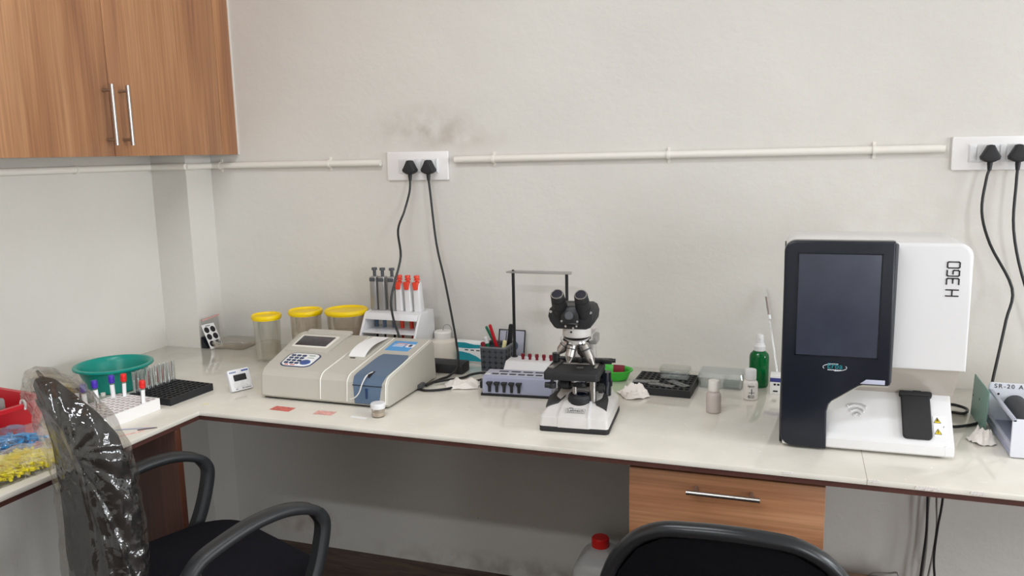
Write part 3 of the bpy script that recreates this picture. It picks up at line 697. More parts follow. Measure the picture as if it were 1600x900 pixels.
# ------------------------------------------------------------------ corner: card, zip bag, clear tray, timer
cd = thing('test_card', 'white card with black round spots propped in the corner by the pillar', 'card', (-1.897, -0.108, C), rot=(math.radians(-29), 0, math.radians(76)))
MB().box((-.026, -.0012, 0), (.026, 0, .092), bev=.0004).build('card_sheet', M['paper'], cd)
m = MB()
for i in range(3):
    for j in range(2): 
        n = 18; cx, cz = -.0125+.025*j, .018+.026*i
        m.prism([(cx+.0098*math.cos(2*PI*k/n), cz+.0112*math.sin(2*PI*k/n)) for k in range(n)], (-.0017, -.0010), 'y')
for k in range(5): m.box((-.012+k*.004, -.0016, .083), (-.0095+k*.004, -.001, .0865))
m.build('black_spots', M['dot'], cd)
kk = MB().hexa([(-.013, -.018, 0), (.014, -.018, 0), (.014, .022, 0), (-.013, .022, 0), (-.013, -.018, .040), (-.006, -.018, .034), (-.006, .022, .034), (-.013, .022, .040)], bev=.002).build('black_wedge', M['blackg'], loc=(-1.932, -0.112, C))
tag(kk, 'small black wedge block behind the spotted card', 'block')
zb = thing('zip_bag', 'clear zip bag with a red seal line leaning in the corner behind the spotted card', 'bag', (-1.946, -0.075, C), rot=(0, math.radians(1.2), PI/2))
MB().box((-.048, -.004, 0), (.042, .002, .100), bev=.0015).build('pouch', M['bag'], zb)
MB().hexa([(-.048, -.0055, .094), (.042, -.0055, .100), (.042, -.0035, .100), (-.048, -.0035, .094), (-.048, -.0055, .098), (.042, -.0055, .105), (.042, -.0035, .105), (-.048, -.0035, .098)]).build('red_seal', M['pinkprint'], zb)
def open_tray(m, hx, hy, h, t=.0016, flare=.004, r=.006):
    o = lambda x, y, z: [(p[0], p[1], z) for p in rrect(-x, x, -y, y, r, 4)]
    m.loft([o(hx-flare, hy-flare, 0), o(hx, hy, h), o(hx-t, hy-t, h), o(hx-flare-t, hy-flare-t, t)], cap=True); return m
tr = thing('clear_box', 'flat clear plastic box lying by the pillar left of the yellow-lidded jars', 'box', (-1.845, -0.075, C), math.radians(4))
open_tray(MB(), .062, .048, .020).build('tray', M['jar_b'], tr)
open_tray(MB().at((0, 0, .0275), (PI, 0, 0)), .0635, .0495, .009).build('lid', M['jar'], tr)

ti = thing('lab_timer', 'small white digital timer standing on the side run beside the colorimeter', 'timer', (-1.473, -0.530, C+.0005), rot=(math.radians(-22), 0, math.radians(66)))
MB().prism(rrect(-.033, .033, 0, .062, .005), (-.009, .006), 'y', bev=.0025, edges='caps').build('case', M['white'], ti)
MB().prism(rrect(-.019, .019, .028, .046, .0015), (-.0098, -.0085), 'y').build('display', M['lcd'], ti)
m = MB()
for x in (-.017, .003, .021): m.at((x, -.0088, .017), (PI/2, 0, 0)).lathe([(0, .0018), (.0072, .0018), (.008, .0008), (.008, 0), (0, 0)], n=20)
m.build('round_button', M['whiteg'], ti)
m = MB().prism(rrect(.008, .029, .053, .057, .001), (-.0094, -.0085), 'y'); m.build('maker_strip', M['bluekey'], ti)
m = MB()
for k in range(6): m.box((-.028+k*.0034, -.0094, .052), (-.0258+k*.0034, -.0088, .0562))
m.build('blue_print', M['bluekey'], ti)
m = MB()
for k in range(4): m.box((.008+k*.005, -.0094, .0045), (.012+k*.005, -.0088, .0062))
for k in range(2): m.box((-.02+k*.019, -.0094, .0045), (-.014+k*.019, -.0088, .0062))
m.build('small_print', M['dot'], ti)
MB().box((-.02, .004, .002), (.02, .03, .006), bev=.001).build('stand_foot', M['white'], ti)

# ------------------------------------------------------------------ jars with yellow lids
def jar(label, loc, r, h, wall, mats):
    t = thing('storage_jar', label, 'jar', loc)
    rb = r*.86
    MB().lathe([(0, .004), (rb*.8, .004), (rb*.86, 0), (rb*.96, .001), (rb, .006), (r*.94, h-.012), (r*.94, h-.004), (r*.90, h-.004), (r*.90, h-.012), (rb*.96, .009), (0, .007)], n=40).build('body', M[wall], t)
    MB().lathe([(0, h-.006), (r*.93, h-.006), (r*.99, h-.010), (r*1.0, h-.006), (r*1.04, h-.005), (r*1.05, h-.001), (r*1.03, h+.004), (r*.98, h+.006), (r*.93, h+.005), (r*.88, h+.001), (r*.7, h), (0, h+.0008)], n=48).build('lid', M['yellow'], t)
    if mats: 
        MB().lathe([(0, .010), (rb*.94, .010), (rb*.96, mats), (0, mats)], n=32).build('contents', M['jar_b'], t)
    return t
jar('clear storage jar with a yellow lid, leftmost of three and nearest the corner', (-1.612, -0.205, C), .046, .146, 'jar', .06)
jar('clear storage jar with a yellow lid, middle one of three behind the colorimeter', (-1.488, -0.168, C), .053, .160, 'jar_b', 0)
jar('widest storage jar with a yellow lid, right one of three beside the pipette stand', (-1.343, -0.158, C), .066, .167, 'jar_b', .10)
# ------------------------------------------------------------------ semi-automatic colorimeter
an = thing('colorimeter', 'ivory bench colorimeter with keypad, paper strip and slate blue flap', 'analyser', (-1.19, -0.42, C))
AX, AY = -1.19, -0.42
def tw(x, y):      # plan flares a little towards the back on the left
    k = (y+.58)/.30
    if x < -1.19: x = x-(-1.19-x)/.183*.062*max(0, min(1, k))
    return x
def wl(x, y, z): return (tw(x, y)-AX, y-AY, z)
# side profile: (y, z)
prof = [(-.574, .006), (-.580, .012), (-.574, .066), (-.564, .078), (-.552, .083), (-.30, .121), (-.286, .120), (-.279, .113), (-.270, .006)]
sections = [(-1.372, 0, .004), (-1.366, 0, .0), (-1.20, 0, .0), (-1.10, 0, .0), (-.990, 0, .0), (-.984, 0, .004)]
rings = []
for x, dz, ins in sections:
    rings.append([wl(x, y+(ins if y < -.5 else -ins if y > -.29 else 0), z-(ins if z > .05 else 0)) for y, z in prof])
MB().loft(rings).build('housing', M['offw'], an, sharp=28)
def surf(y): return .083+(y+.552)*(.121-.083)/.252      # top slope
# pale ridges that split the housing in three
for x0 in (-1.183, -1.102, -.9885):
    m = MB(); pts = [(-.5805, .014), (-.5752, .066), (-.565, .0785), (-.552, .0838)]+[(y, surf(y)+.0008) for y in (-.48, -.40, -.32, -.30)]
    rr = [[wl(x0-.0015, y, z), wl(x0, y-.0014, z+.0016), wl(x0+.0015, y, z), wl(x0, y+.001, z-.003)] for y, z in pts]
    m.loft(rr); m.build('ridge_trim', M['ridge'], an)
# raised display bezel and its smoked window
def slab(name, x0, x1, y0, y1, lift, t, mat, r=.006, bev=.0008, parent=an):
    m = MB(); P = rrect(x0, x1, y0, y1, r, 4)
    m.loft([[wl(x, y, surf(y)+lift-t) for x, y in P], [wl(x, y, surf(y)+lift-bev) for x, y in P], [wl(x+(.0008 if x < (x0+x1)/2 else -.0008), y+(.0008 if y < (y0+y1)/2 else -.0008), surf(y)+lift) for x, y in P]])
    return m.build(name, mat, parent)
bz = slab('display_bezel', -1.358, -1.236, -.440, -.294, .004, .006, M['offw'])
slab('bezel_rim', -1.350, -1.250, -.412, -.325, .0055, .003, M['ridge'], parent=bz)
slab('display', -1.344, -1.257, -.404, -.334, .0062, .002, M['lcdgrey'], r=.002, parent=bz)
slab('bezel_lip', -1.345, -1.232, -.312, -.284, .0085, .007, M['offw'], parent=bz)
kp = slab('keypad', -1.334, -1.240, -.540, -.448, .0012, .003, M['darkkey'], r=.022)
slab('keypad_face', -1.3305, -1.2435, -.536, -.452, .0018, .002, M['paper'], r=.020, parent=kp)
m = MB()
for i in range(4):
    for j in range(3):
        x0 = -1.3225+j*.0155; y0 = -.524+i*.0165
        P = rrect(x0, x0+.0112, y0, y0+.009, .0015, 2)
        m.loft([[wl(x, y, surf(y)+.0015) for x, y in P], [wl(x, y, surf(y)+.0036) for x, y in P]])
m.build('number_keys', M['darkkey'], kp)
m = MB()
P = [(-1.2640+.0145*math.cos(t*2*PI/24), -.512+.0145*math.sin(t*2*PI/24)) for t in range(24)]
m.loft([[wl(x, y, surf(y)+.0015) for x, y in P], [wl(x, y, surf(y)+.004) for x, y in P]]); m.build('round_key', M['bluekey'], kp)
m = MB()
for x0, x1, y0, y1 in ((-1.316, -1.305, -.533, -.529), (-1.300, -1.286, -.533, -.529)):
    P = rrect(x0, x1, y0, y1, .001, 2); m.loft([[wl(x, y, surf(y)+.0015) for x, y in P], [wl(x, y, surf(y)+.0026) for x, y in P]])
m.build('red_print', M['redprint'], kp)
m = MB()
for x0, x1, y0, y1 in ((-1.273, -1.256, -.468, -.464), (-1.272, -1.253, -.482, -.480)):
    P = rrect(x0, x1, y0, y1, .001, 2); m.loft([[wl(x, y, surf(y)+.0015) for x, y in P], [wl(x, y, surf(y)+.0026) for x, y in P]])
m.build('green_print', M['tealpanel'], kp)
# printer slot with its paper strip
ps = slab('printer_cover', -1.176, -1.108, -.470, -.300, .0018, .004, M['offw'], r=.004)
m = MB().box(wl(-1.158, -.462, surf(-.462)+.0006), wl(-1.142, -.456, surf(-.456)+.0024), bev=.0006); m.build('tear_notch', M['dot'], ps)
m = MB(); rr = []
for k in range(15):
    y = -.452+.148*k/14; lift = .0026+.016*math.sin(PI*(k/14)**.8)*(1-.5*k/14)
    rr.append([(x-AX, y-AY, surf(y)+lift+dz) for x, dz in ((-1.167, 0), (-1.116, 0), (-1.116, .0006), (-1.167, .0006))])
m.loft(rr); m.build('paper_strip', M['paper'], ps)
# blue sticker
st = slab('sticker', -1.089, -1.016, -.388, -.318, .0007, .002, M['skyblue'], r=.002, bev=.0002)
m = MB()
for x0, x1, y0, y1 in ((-1.072, -1.036, -.340, -.334), (-1.070, -1.024, -.350, -.347)):
    m.loft([[wl(x, y, surf(y)+.0005) for x, y in rrect(x0, x1, y0, y1, .001, 2)], [wl(x, y, surf(y)+.0010) for x, y in rrect(x0, x1, y0, y1, .001, 2)]])
m.build('print_lines', M['pinkprint'], st)
m = MB()
m.loft([[wl(x, y, surf(y)+.0005) for x, y in rrect(-1.038, -1.013, -.360, -.338, .004, 3)], [wl(x, y, surf(y)+.0010) for x, y in rrect(-1.038, -1.013, -.360, -.338, .004, 3)]])
for k in range(3): m.loft([[wl(x, y, surf(y)+.0005) for x, y in rrect(-1.079, -1.045, -.345-k*.007, -.343-k*.007, .0008, 2)], [wl(x, y, surf(y)+.0010) for x, y in rrect(-1.079, -1.045, -.345-k*.007, -.343-k*.007, .0008, 2)]])
m.build('white_print', M['paper'], st)
m = MB().loft([[wl(x, y, surf(y)+.0008) for x, y in rrect(-1.030, -1.020, -.357, -.341, .003, 3)], [wl(x, y, surf(y)+.0013) for x, y in rrect(-1.030, -1.020, -.357, -.341, .003, 3)]]); m.build('dark_print', M['darkkey'], st)
# slate blue flap wrapping from the slope down the front
m = MB(); pr = [(-.5825, .014), (-.5772, .066), (-.5665, .0800), (-.552, .0848)]+[(y, surf(y)+.002) for y in (-.51, -.47, -.435, -.418)]
hw = [(-1.078, -1.008), (-1.083, -1.000), (-1.085, -.9955), (-1.085, -.9945), (-1.084, -.993), (-1.083, -.9925), (-1.081, -.9935), (-1.074, -.999)]
rr = [[wl(a, y, z), wl(b, y, z), wl(b, y+.003, z-.004), wl(a, y+.003, z-.004)] for (y, z), (a, b) in zip(pr, hw)]
m.loft(rr); fl = m.build('sample_flap', M['blueflap'], an, sharp=40)
MB().box(wl(-1.0845, -.5795, .0595), wl(-.999, -.572, .0607)).build('flap_joint', M['dot'], fl)
MB().box(wl(-1.045, -.5835, .026), wl(-1.039, -.579, .054), bev=.001).build('front_slot', M['darkkey'], fl); MB().box(wl(-1.0425, -.569, .0795), wl(-1.0375, -.535, .0885), bev=.001).build('tube_slot', M['dot'], fl)
m = MB().tube([wl(-1.041, -.545, .0885), wl(-1.044, -.572, .086), wl(-1.050, -.587, .068), wl(-1.058, -.591, .045), wl(-1.070, -.593, .031), wl(-1.086, -.590, .025)], .0016, n=8); m.build('suction_tube', M['milky2'], fl)
MB().prism([(wl(x, y, 0)[0], wl(x, y, 0)[1]) for x, y in ((-1.362, -.572), (-.992, -.572), (-.992, -.275), (-1.362, -.275))], (.003, .013), 'z').build('base_plate', M['black'], an)
m = MB()
for x in (-1.33, -1.03):
    for y in (-.555, -.31): m.cyl(wl(x, y, 0), wl(x, y, .007), .011, n=16)
m.build('rubber_feet', M['black'], an)
MB().box(wl(-.992, -.40, .004), wl(-.976, -.365, .016), bev=.002).build('side_socket', M['darkgrey'], an)

# specimen cup and paper slips in front of it
cp = thing('specimen_cup', 'small clear specimen cup with a white screw lid in front of the colorimeter', 'cup', (-.982, -.632, C))
MB().lathe([(0, .001), (.0155, 0), (.0165, .002), (.017, .024), (.0162, .024), (.0155, .003), (0, .0025)], n=32).build('cup_wall', M['jar_b'], cp)
MB().lathe([(0, .0028), (.0152, .0032), (.0155, .012), (0, .012)], n=24).build('liquid', M['milky'], cp)
MB().lathe([(0, .0226), (.0182, .0226), (.0188, .024), (.0188, .034), (.0175, .0358), (.015, .0362), (0, .0355)], n=36).build('lid', M['white'], cp)
def slip(label, x, y, hx, hy, rz, mat):
    m = MB(); m.box((-hx, -hy, 0), (hx, hy, .0006)); o = m.build('paper_slip', M[mat], loc=(x, y, C+.0003)); o.rotation_euler = (0, 0, rz); return tag(o, label, 'paper slip')
slip('red printed paper slip lying before the keypad side of the colorimeter', -1.258, -.645, .030, .0155, -.05, 'redprint')
s2 = slip('white and red printed slip lying before the middle of the colorimeter', -1.130, -.646, .026, .0145, .05, 'pinkprint')
slip('narrow white strip lying left of the specimen cup', -1.026, -.655, .024, .0055, -.1, 'paper')
slip('tiny pale paper scrap lying on the inner corner of the worktop', -1.487, -.665, .008, .003, .5, 'cream')

# ------------------------------------------------------------------ pipette stand and pipettes
sd = thing('pipette_stand', 'white sloping pipette stand behind the colorimeter holding six pipettes', 'stand', (-1.175, -.15, C))
SX0, SX1 = -1.268, -1.082
L = lambda x, y, z: (x+1.175, y+.15, z)
side = [(-.262, .003), (-.245, .045), (-.170, .162), (-.160, .168), (-.072, .168), (-.058, .0), (-.25, .0)]
for x in (SX0, SX1): MB().prism([(y+.15, z) for y, z in side], (x+1.175-.004, x+1.175+.004), 'x', bev=.0015).build('side_panel', M['white'], sd)
m = MB().box(L(SX0+.004, -.170, .160), L(SX1-.004, -.070, .1675), bev=.0015); m.hexa([L(SX0+.004, -.180, .147), L(SX1-.004, -.180, .147), L(SX1-.004, -.175, .148), L(SX0+.004, -.175, .148), L(SX0+.004, -.171, .164), L(SX1-.004, -.171, .164), L(SX1-.004, -.166, .164), L(SX0+.004, -.166, .164)], bev=.0008); m.build('top_shelf', M['white'], sd)
MB().box(L(SX0+.004, -.203, .108), L(SX1-.004, -.085, .1115), bev=.001).build('middle_shelf', M['white'], sd)
MB().hexa([L(SX0+.004, -.258, .003), L(SX1-.004, -.258, .003), L(SX1-.004, -.252, .003), L(SX0+.004, -.252, .003), L(SX0+.004, -.218, .082), L(SX1-.004, -.218, .082), L(SX1-.004, -.212, .082), L(SX0+.004, -.212, .082)], bev=.0008).build('front_panel', M['white'], sd)
def pipette(label, kind, group=None):
    t = thing('pipette', label, 'pipette', (0, 0, 0), group=group)
    if kind == 'grey':
        MB().loft([[(x*s_, y*s2_, z) for x, y in rrect(-.0125, .0125, -.016, .016, .007, 4)] for s_, s2_, z in ((.9, .9, .0), (1, 1, .004), (1, 1, .075), (.95, 1.0, .100), (.92, .9, .106), (.6, .6, .108))]).build('body', M['greygun'], t)
        MB().rod([((0, 0, .105), (0, 0, .127), .0052, .0052), ((0, 0, .127), (0, 0, .1345), .0092, .0085)], n=18).build('plunger_button', M['darkgrey'], t)
        MB().box((-.010, -.0175, .092), (.010, -.012, .104), bev=.002).build('ejector', M['darkgrey'], t)
        MB().rod([((0, 0, 0), (0, 0, -.07), .0068, .0052)], n=16).build('shaft', M['slate'], t)
        MB().rod([((0, 0, -.07), (0, 0, -.10), .0042, .003)], n=12).build('tip_cone', M['black'], t)
    else:
        m = MB(); Q = rrect(-.0125, .0125, -.016, .016, .006, 4); rg = [[(x*.9, y*.9, 0) for x, y in Q]]
        for k in range(26): rg.append([(x*(1 if k % 2 else .965)*(1-.0055*k), y*(1 if k % 2 else .965)*(1-.004*k), .003+k*.0032) for x, y in Q])
        rg.append([(x*.8, y*.85, .092) for x, y in Q]); m.loft(rg); m.build('ribbed_body', M['whiteg'], t)
        MB().rod([((0, 0, .088), (0, 0, .098), .0055, .0055), ((0, 0, .098), (0, 0, .102), .0095, .0095), ((0, 0, .102), (0, 0, .105), .006, .006), ((0, 0, .105), (0, 0, .113), .0092, .0085)], n=18).build('plunger_button', M['orange'], t)
        MB().loft([[(x, y-.006, z) for x, y in rrect(-w_, w_, -.0122, .004, .003, 3)] for w_, z in ((.0075, .070), (.0085, .078), (.0105, .091), (.0095, .094))]).build('thumb_button', M['orange'], t)
        MB().rod([((0, 0, 0), (0, 0, -.065), .0078, .0062)], n=16).build('shaft', M['orange'], t)
        MB().rod([((0, 0, -.065), (0, 0, -.10), .0055, .003)], n=12).build('tip_cone', M['redcap'], t)
    return t
for k, (x, z, lab) in enumerate([(-1.255, 0, 'grey pipette at the left end of the stand'), (-1.227, -.007, 'shorter grey pipette, second from the left end of the stand'), (-1.194, 0, 'third grey pipette from the left end, next to the first orange-buttoned one')]):
    t = pipette(lab, 'grey'); t.location = (x, -.122, C+.1677); t.rotation_euler = (0, 0, .1*k-.1)
for x, rx, lab in [(-1.166, -.02, 'white ribbed pipette with orange button, next to the grey ones'), (-1.134, -.05, 'white ribbed pipette with orange button, middle of its three'), (-1.103, -.05, 'white ribbed pipette with orange button at the right end of the stand')]:
    t = pipette(lab, 'red'); t.location = (x, -.122, C+.1677); t.rotation_euler = (0, rx, 0)

# ------------------------------------------------------------------ wash bottle on black box, carton
ad = MB().box((-.060, -.030, 0), (.060, .030, .031), bev=.004).build('power_adaptor', M['blackm'], loc=(-.985, -.185, C)); tag(ad, 'flat black adaptor box lying in front of the milky bottle', 'adaptor')
wb = thing('reagent_bottle', 'milky round bottle with a curled wire, standing behind the flat black box', 'bottle', (-1.048, -.072, C))
MB().lathe([(0, 0), (.036, 0), (.041, .003), (.0425, .02), (.0430, .058), (.041, .066), (.030, .073), (.024, .076), (0, .076)], n=40).build('body', M['milky'], wb)
MB().lathe([(0, .073), (.0275, .073), (.0285, .075), (.0285, .094), (.025, .098), (0, .099)], n=36).build('lid', M['milky2'], wb)
MB().tube([(.000, 0, .098), (.004, .0, .113), (.016, 0, .119), (.027, 0, .112), (.031, 0, .098), (.031, 0, .075)], .0015, n=8).build('wire', M['greycable'], wb)
cb = thing('carton', 'white carton with teal bands standing left of the pen holder', 'carton', (-.962, -.045, C), math.radians(-3))
MB().box((-.055, -.018, 0), (.050, .018, .062), bev=.001).build('box', M['paper'], cb)
m = MB(); m.prism([(-.054, .044), (-.025, .043), (.0, .043), (.025, .045), (.049, .047), (.049, .057), (.018, .056), (-.015, .061), (-.054, .061)], (-.0186, -.0175), 'y')
m.prism([(-.054, .002), (.049, .002), (.049, .004), (.038, .010), (.025, .018), (.0, .027), (-.025, .031), (-.054, .032)], (-.0186, -.0175), 'y'); m.build('teal_band', M['tealprint'], cb)
m = MB()
for k in range(3): m.box((-.016+k*.020, -.0186, .036), (-.004+k*.020, -.0175, .0395))
m.build('grey_print', M['darkgrey'], cb)

# ------------------------------------------------------------------ pen holder and pens
ph = thing('pen_holder', 'charcoal square pen holder with a perforated pattern against the wall', 'pen holder', (-.848, -.112, C))
m = MB(); hx, hy, h = .041, .048, .075
o_ = lambda e, z: [(p[0], p[1], z) for p in rrect(-hx+e, hx-e, -hy+e, hy-e, .004, 3)]
m.loft([o_(.002, 0), o_(0, h), o_(.0035, h), o_(.005, .003)], cap=True); 
m.box((-.002, -hy+.004, .004), (.0, hy-.004, h-.004)); m.box((-hx+.004, -.001, .004), (hx-.004, .001, h-.004))
m.build('cup', M['holder'], ph)
m = MB(); m.loft([o_(-.001, h-.003), o_(-.001, h+.001), o_(.0045, h+.001), o_(.0045, h-.003), o_(-.001, h-.003)], cap=False); m.build('rim', M['holderrim'], ph)
m = MB()
for i in range(4):
    for j in range(4):
        cx, cz = -.0285+i*.019, .012+j*.0165
        m.box((cx-.0062, -hy-.0004, cz-.001), (cx+.0062, -hy+.002, cz+.001)); m.box((cx-.001, -hy-.0004, cz-.0058), (cx+.001, -hy+.002, cz+.0058))
        cy = -.035+i*.023
        m.box((hx-.002, cy-.0062, cz-.001), (hx+.0004, cy+.0062, cz+.001)); m.box((hx-.002, cy-.001, cz-.0058), (hx+.0004, cy+.001, cz+.0058))
m.build('cross_cutouts', M['holderhole'], ph)
def pen(name, label, foot, top, r, mat, capmat=None, tip=None, cat='pen', capl=.3):
    a = Vector(foot); d = Vector(top)-a; ln = d.length
    t = thing(name, label, cat, foot); t.rotation_mode = 'QUATERNION'; t.rotation_quaternion = d.to_track_quat('Z', 'Y')
    MB().rod([((0, 0, .004), (0, 0, ln*(1-capl) if capmat else ln-.002), r, r), ((0, 0, 0), (0, 0, .004), r*.4, r)], n=14).build('barrel', M[mat], t)
    if capmat: MB().rod([((0, 0, ln*(1-capl)-.002), (0, 0, ln-.003), r*1.15, r*1.1), ((0, 0, ln-.003), (0, 0, ln), r*1.1, r*.6)], n=14).build('cap', M[capmat], t)
    else: MB().rod([((0, 0, ln-.004), (0, 0, ln), r*1.05, r*.7)], n=14).build('end_plug', M[tip or mat], t)
    return t
zf = C+.0065
pen('ballpoint_pen', 'red pen sticking up highest from the left half of the pen holder', (-.835, -.108, zf), (-.868, -.125, C+.138), .0046, 'maroon', 'red', capl=.55)
pen('ballpoint_pen', 'dark green pen leaning left beside the red pen in the holder', (-.842, -.072, zf), (-.892, -.095, C+.125), .004, 'pengreen', 'pengreen')
pen('marker_pen', 'thick black marker standing upright in the right half of the holder', (-.825, -.095, zf), (-.812, -.085, C+.134), .0072, 'black', 'black', capl=.45)
pen('marker_pen', 'white-ended marker leaning at the left corner of the holder', (-.865, -.125, zf), (-.884, -.12, C+.098), .0065, 'pengreen', 'white', capl=.2)
pen('marker_pen', 'red-ended marker peeping over the left rim of the holder', (-.872, -.145, zf), (-.884, -.148, C+.088), .0062, 'white', 'maroon', capl=.2)
pen('pencil', 'cream-ended stick in the front right cell of the holder', (-.832, -.138, zf), (-.818, -.13, C+.092), .0062, 'cream', cat='pencil')
pen('pencil', 'thin brown stick standing in the front of the holder', (-.838, -.149, zf), (-.830, -.146, C+.108), .0016, 'edge', cat='pencil')
pen('pencil', 'thin dark stick beside the black marker in the holder', (-.83, -.12, zf), (-.822, -.10, C+.115), .0018, 'darkgrey', cat='pencil')
# framed card leaning on the wall
fc = thing('card_frame', 'pale card in a thin black wire frame leaning on the wall behind the pen holder', 'card frame', (-.836, -.032, C), rot=(math.radians(-14), 0, 0))
MB().box((-.042, -.001, .002), (.042, .001, .098), bev=.0004).build('card', M['dlctop'], fc)
m = MB().tube([(-.043, -.002, .0025), (-.043, -.002, .10), (.043, -.002, .10), (.043, -.002, .0025)], .0024, n=8, smooth=0); m.build('wire_frame', M['black'], fc)
m = MB(); m.at((.004, -.0012, .05), (PI/2, 0, 0)).lathe([(0, .0006), (.018, .0006), (.018, 0), (0, 0)], n=24); m.build('blue_spot', M['slate'], fc)
# ------------------------------------------------------------------ cell counter and sedimentation stand
dc = thing('cell_counter', 'lilac grey tally counter with five black keys in front of the pen holder', 'counter', (-.70, -.345, C), math.radians(5))
MB().box((-.100, -.042, 0), (.100, .042, .007), bev=.001).build('base_plate', M['black'], dc)
MB().prism([(-.040, .0065), (-.034, .050), (-.030, .054), (.034, .054), (.038, .050), (.040, .0065)], (-.096, .096), 'x', bev=.0015).build('case', M['dlc'], dc)
MB().box((-.094, -.028, .0535), (.094, .034, .0552), bev=.0008).build('top_plate', M['dlctop'], dc)
m = MB()
for k in range(6): m.box((-.074+k*.0245, -.018, .0548), (-.056+k*.0245, -.009, .0560))
for k in range(4): m.box((-.060+k*.034, .010, .0548), (-.034+k*.034, .017, .0560))
m.build('counter_windows', M['dot'], dc)
for k in range(5):
    x = -.075+k*.0205; m = MB()
    m.hexa([(x-.0035, -.0445, .012), (x+.0035, -.0445, .012), (x+.0035, -.034, .012), (x-.0035, -.034, .012), (x-.0032, -.046, .030), (x+.0032, -.046, .030), (x+.0032, -.032, .030), (x-.0032, -.032, .030)], bev=.0008)
    m.hexa([(x-.0032, -.046, .028), (x+.0032, -.046, .028), (x+.0032, -.032, .028), (x-.0032, -.032, .028), (x-.0075, -.050, .037), (x+.0075, -.050, .037), (x+.0075, -.031, .037), (x-.0075, -.031, .037)], bev=.001)
    m.box((x-.0078, -.0505, .0365), (x+.0078, -.031, .0395), bev=.001); m.build('key', M['blackm'], dc)
MB().box((-.110, -.015, .012), (-.0955, .010, .032), bev=.002).build('plug_connector', M['black'], dc)
MB().box((-.092, -.022, .0545), (-.078, -.012, .0562), bev=.0005).build('white_button', M['whiteg'], dc)

es = thing('sedimentation_stand', 'white stand with two black posts and a silver top bar behind the tally counter', 'stand', (-.70, -.175, C), math.radians(1))
MB().prism([(-.062, 0), (-.060, .008), (-.022, .043), (-.016, .047), (.050, .047), (.055, .043), (.058, 0)], (-.095, .095), 'x', bev=.003).build('base', M['white'], es)
for k in range(5):
    x = -.050+k*.0215; m = MB().rod([((x, .012, .046), (x, .012, .055), .0042, .0042), ((x, .012, .055), (x, .012, .064), .0058, .0052)], n=14); m.build('clamp_screw', M['maroon'], es)
for x in (-.083, .080): MB().cyl((x, .035, .044), (x, .035, .306), .0046, n=14).rod([((x, .035, .0465), (x, .035, .050), .009, .009)], n=16).build('post', M['black'], es)
m = MB().hexa([(-.100, .018, .303), (.098, .018, .303), (.092, .052, .303), (-.094, .052, .303), (-.100, .018, .307), (.098, .018, .307), (.092, .052, .307), (-.094, .052, .307)], bev=.001); m.build('top_bar', M['greygun'], es)
MB().rod([((-.083, .035, .306), (-.083, .035, .311), .004, .003)], n=12).build('post_nut', M['black'], es)

# ------------------------------------------------------------------ microscope
mc = thing('microscope', 'white and black binocular microscope standing at the middle of the worktop', 'microscope', (-.483, -.520, C), math.radians(4))
MB().prism(rrect(-.083, .083, -.100, .100, .010, 4), (0, .013), 'z', bev=.0015).build('base_rubber', M['blackm'], mc)
R = lambda hx, y0, y1, z, r=.008: [(p[0], p[1], z) for p in rrect(-hx, hx, y0, y1, r, 4)]
bs = MB().loft([R(.082, -.099, .099, .013), R(.081, -.098, .098, .034), R(.079, -.094, .098, .038), R(.058, -.020, .094, .064), R(.054, -.010, .090, .067)]).build('base', M['micw'], mc)
# raised centre bridge of the base with the bright right rib
m = MB(); pr = [(-.1005, .014), (-.0985, .037), (-.094, .0405), (-.015, .0695), (.07, .0695)]
m.loft([[(-w_, y, z), (w_, y, z), (w_, y+.004, z-.012), (-w_, y+.004, z-.012)] for (y, z), w_ in zip(pr, (.037, .037, .036, .030, .030))]); m.build('centre_panel', M['micw'], bs)
m = MB().loft([[(w_, y-.0008, z+.0016), (w_+.0055, y-.0008, z+.0016), (w_+.0065, y+.004, z-.008), (w_-.001, y+.004, z-.008)] for (y, z), w_ in zip(pr, (.0345, .0345, .0335, .028, .028))]); m.build('bright_rib', M['whiteg'], bs)
for s in (-1, 1):
    def bsurf(x, y):     # sloping shoulder of the base
        return .038+min(1, max(0, (y+.094)/.074))*.026
    q = [(s*.034, -.022), (s*.046, -.048), (s*.073, -.064), (s*.072, -.025), (s*.060, .02), (s*.034, .02)]
    m = MB(); lo = [(x, y, min(bsurf(x, y), .064)-.003) for x, y in q]; hi = [(x, y, min(bsurf(x, y)+.0035, .0665)) for x, y in q]
    m.loft([lo, hi]); m.build('grey_pad', M['insert'], bs)
# lettering plate
a_front = math.atan2(.0695-.0405, .079)
nm = thing_plate = MB().at((0.002, -.0775, .0480), (a_front, 0, 0)).box((-.0235, -.011, -.0006), (.0235, .007, .0004)).build('name_plate', M['micw'], bs)
m = MB().at((0.002, -.0775, .0480), (a_front, 0, 0))
for a_, b_ in (((-.0225, -.0095), (.0225, -.0090)), ((-.0225, .0055), (.0225, .0060)), ((-.0225, -.0095), (-.022, .0060)), ((.022, -.0095), (.0225, .0060))): m.box((a_[0], a_[1], .0003), (b_[0], b_[1], .0008))
for k in range(9): m.box((-.019+k*.0044, -.0082, .0003), (-.0158+k*.0044, -.0072, .0008))
m.box((-.017, .0075, .0003), (-.007, .0092, .0008)); m.build('plate_frame', M['darkgrey'], nm)
text('lettering', 'Labtech', .0125, M['darkgrey'], nm, (0.002, -.0786, .0486), (a_front, 0, 0), .0002)
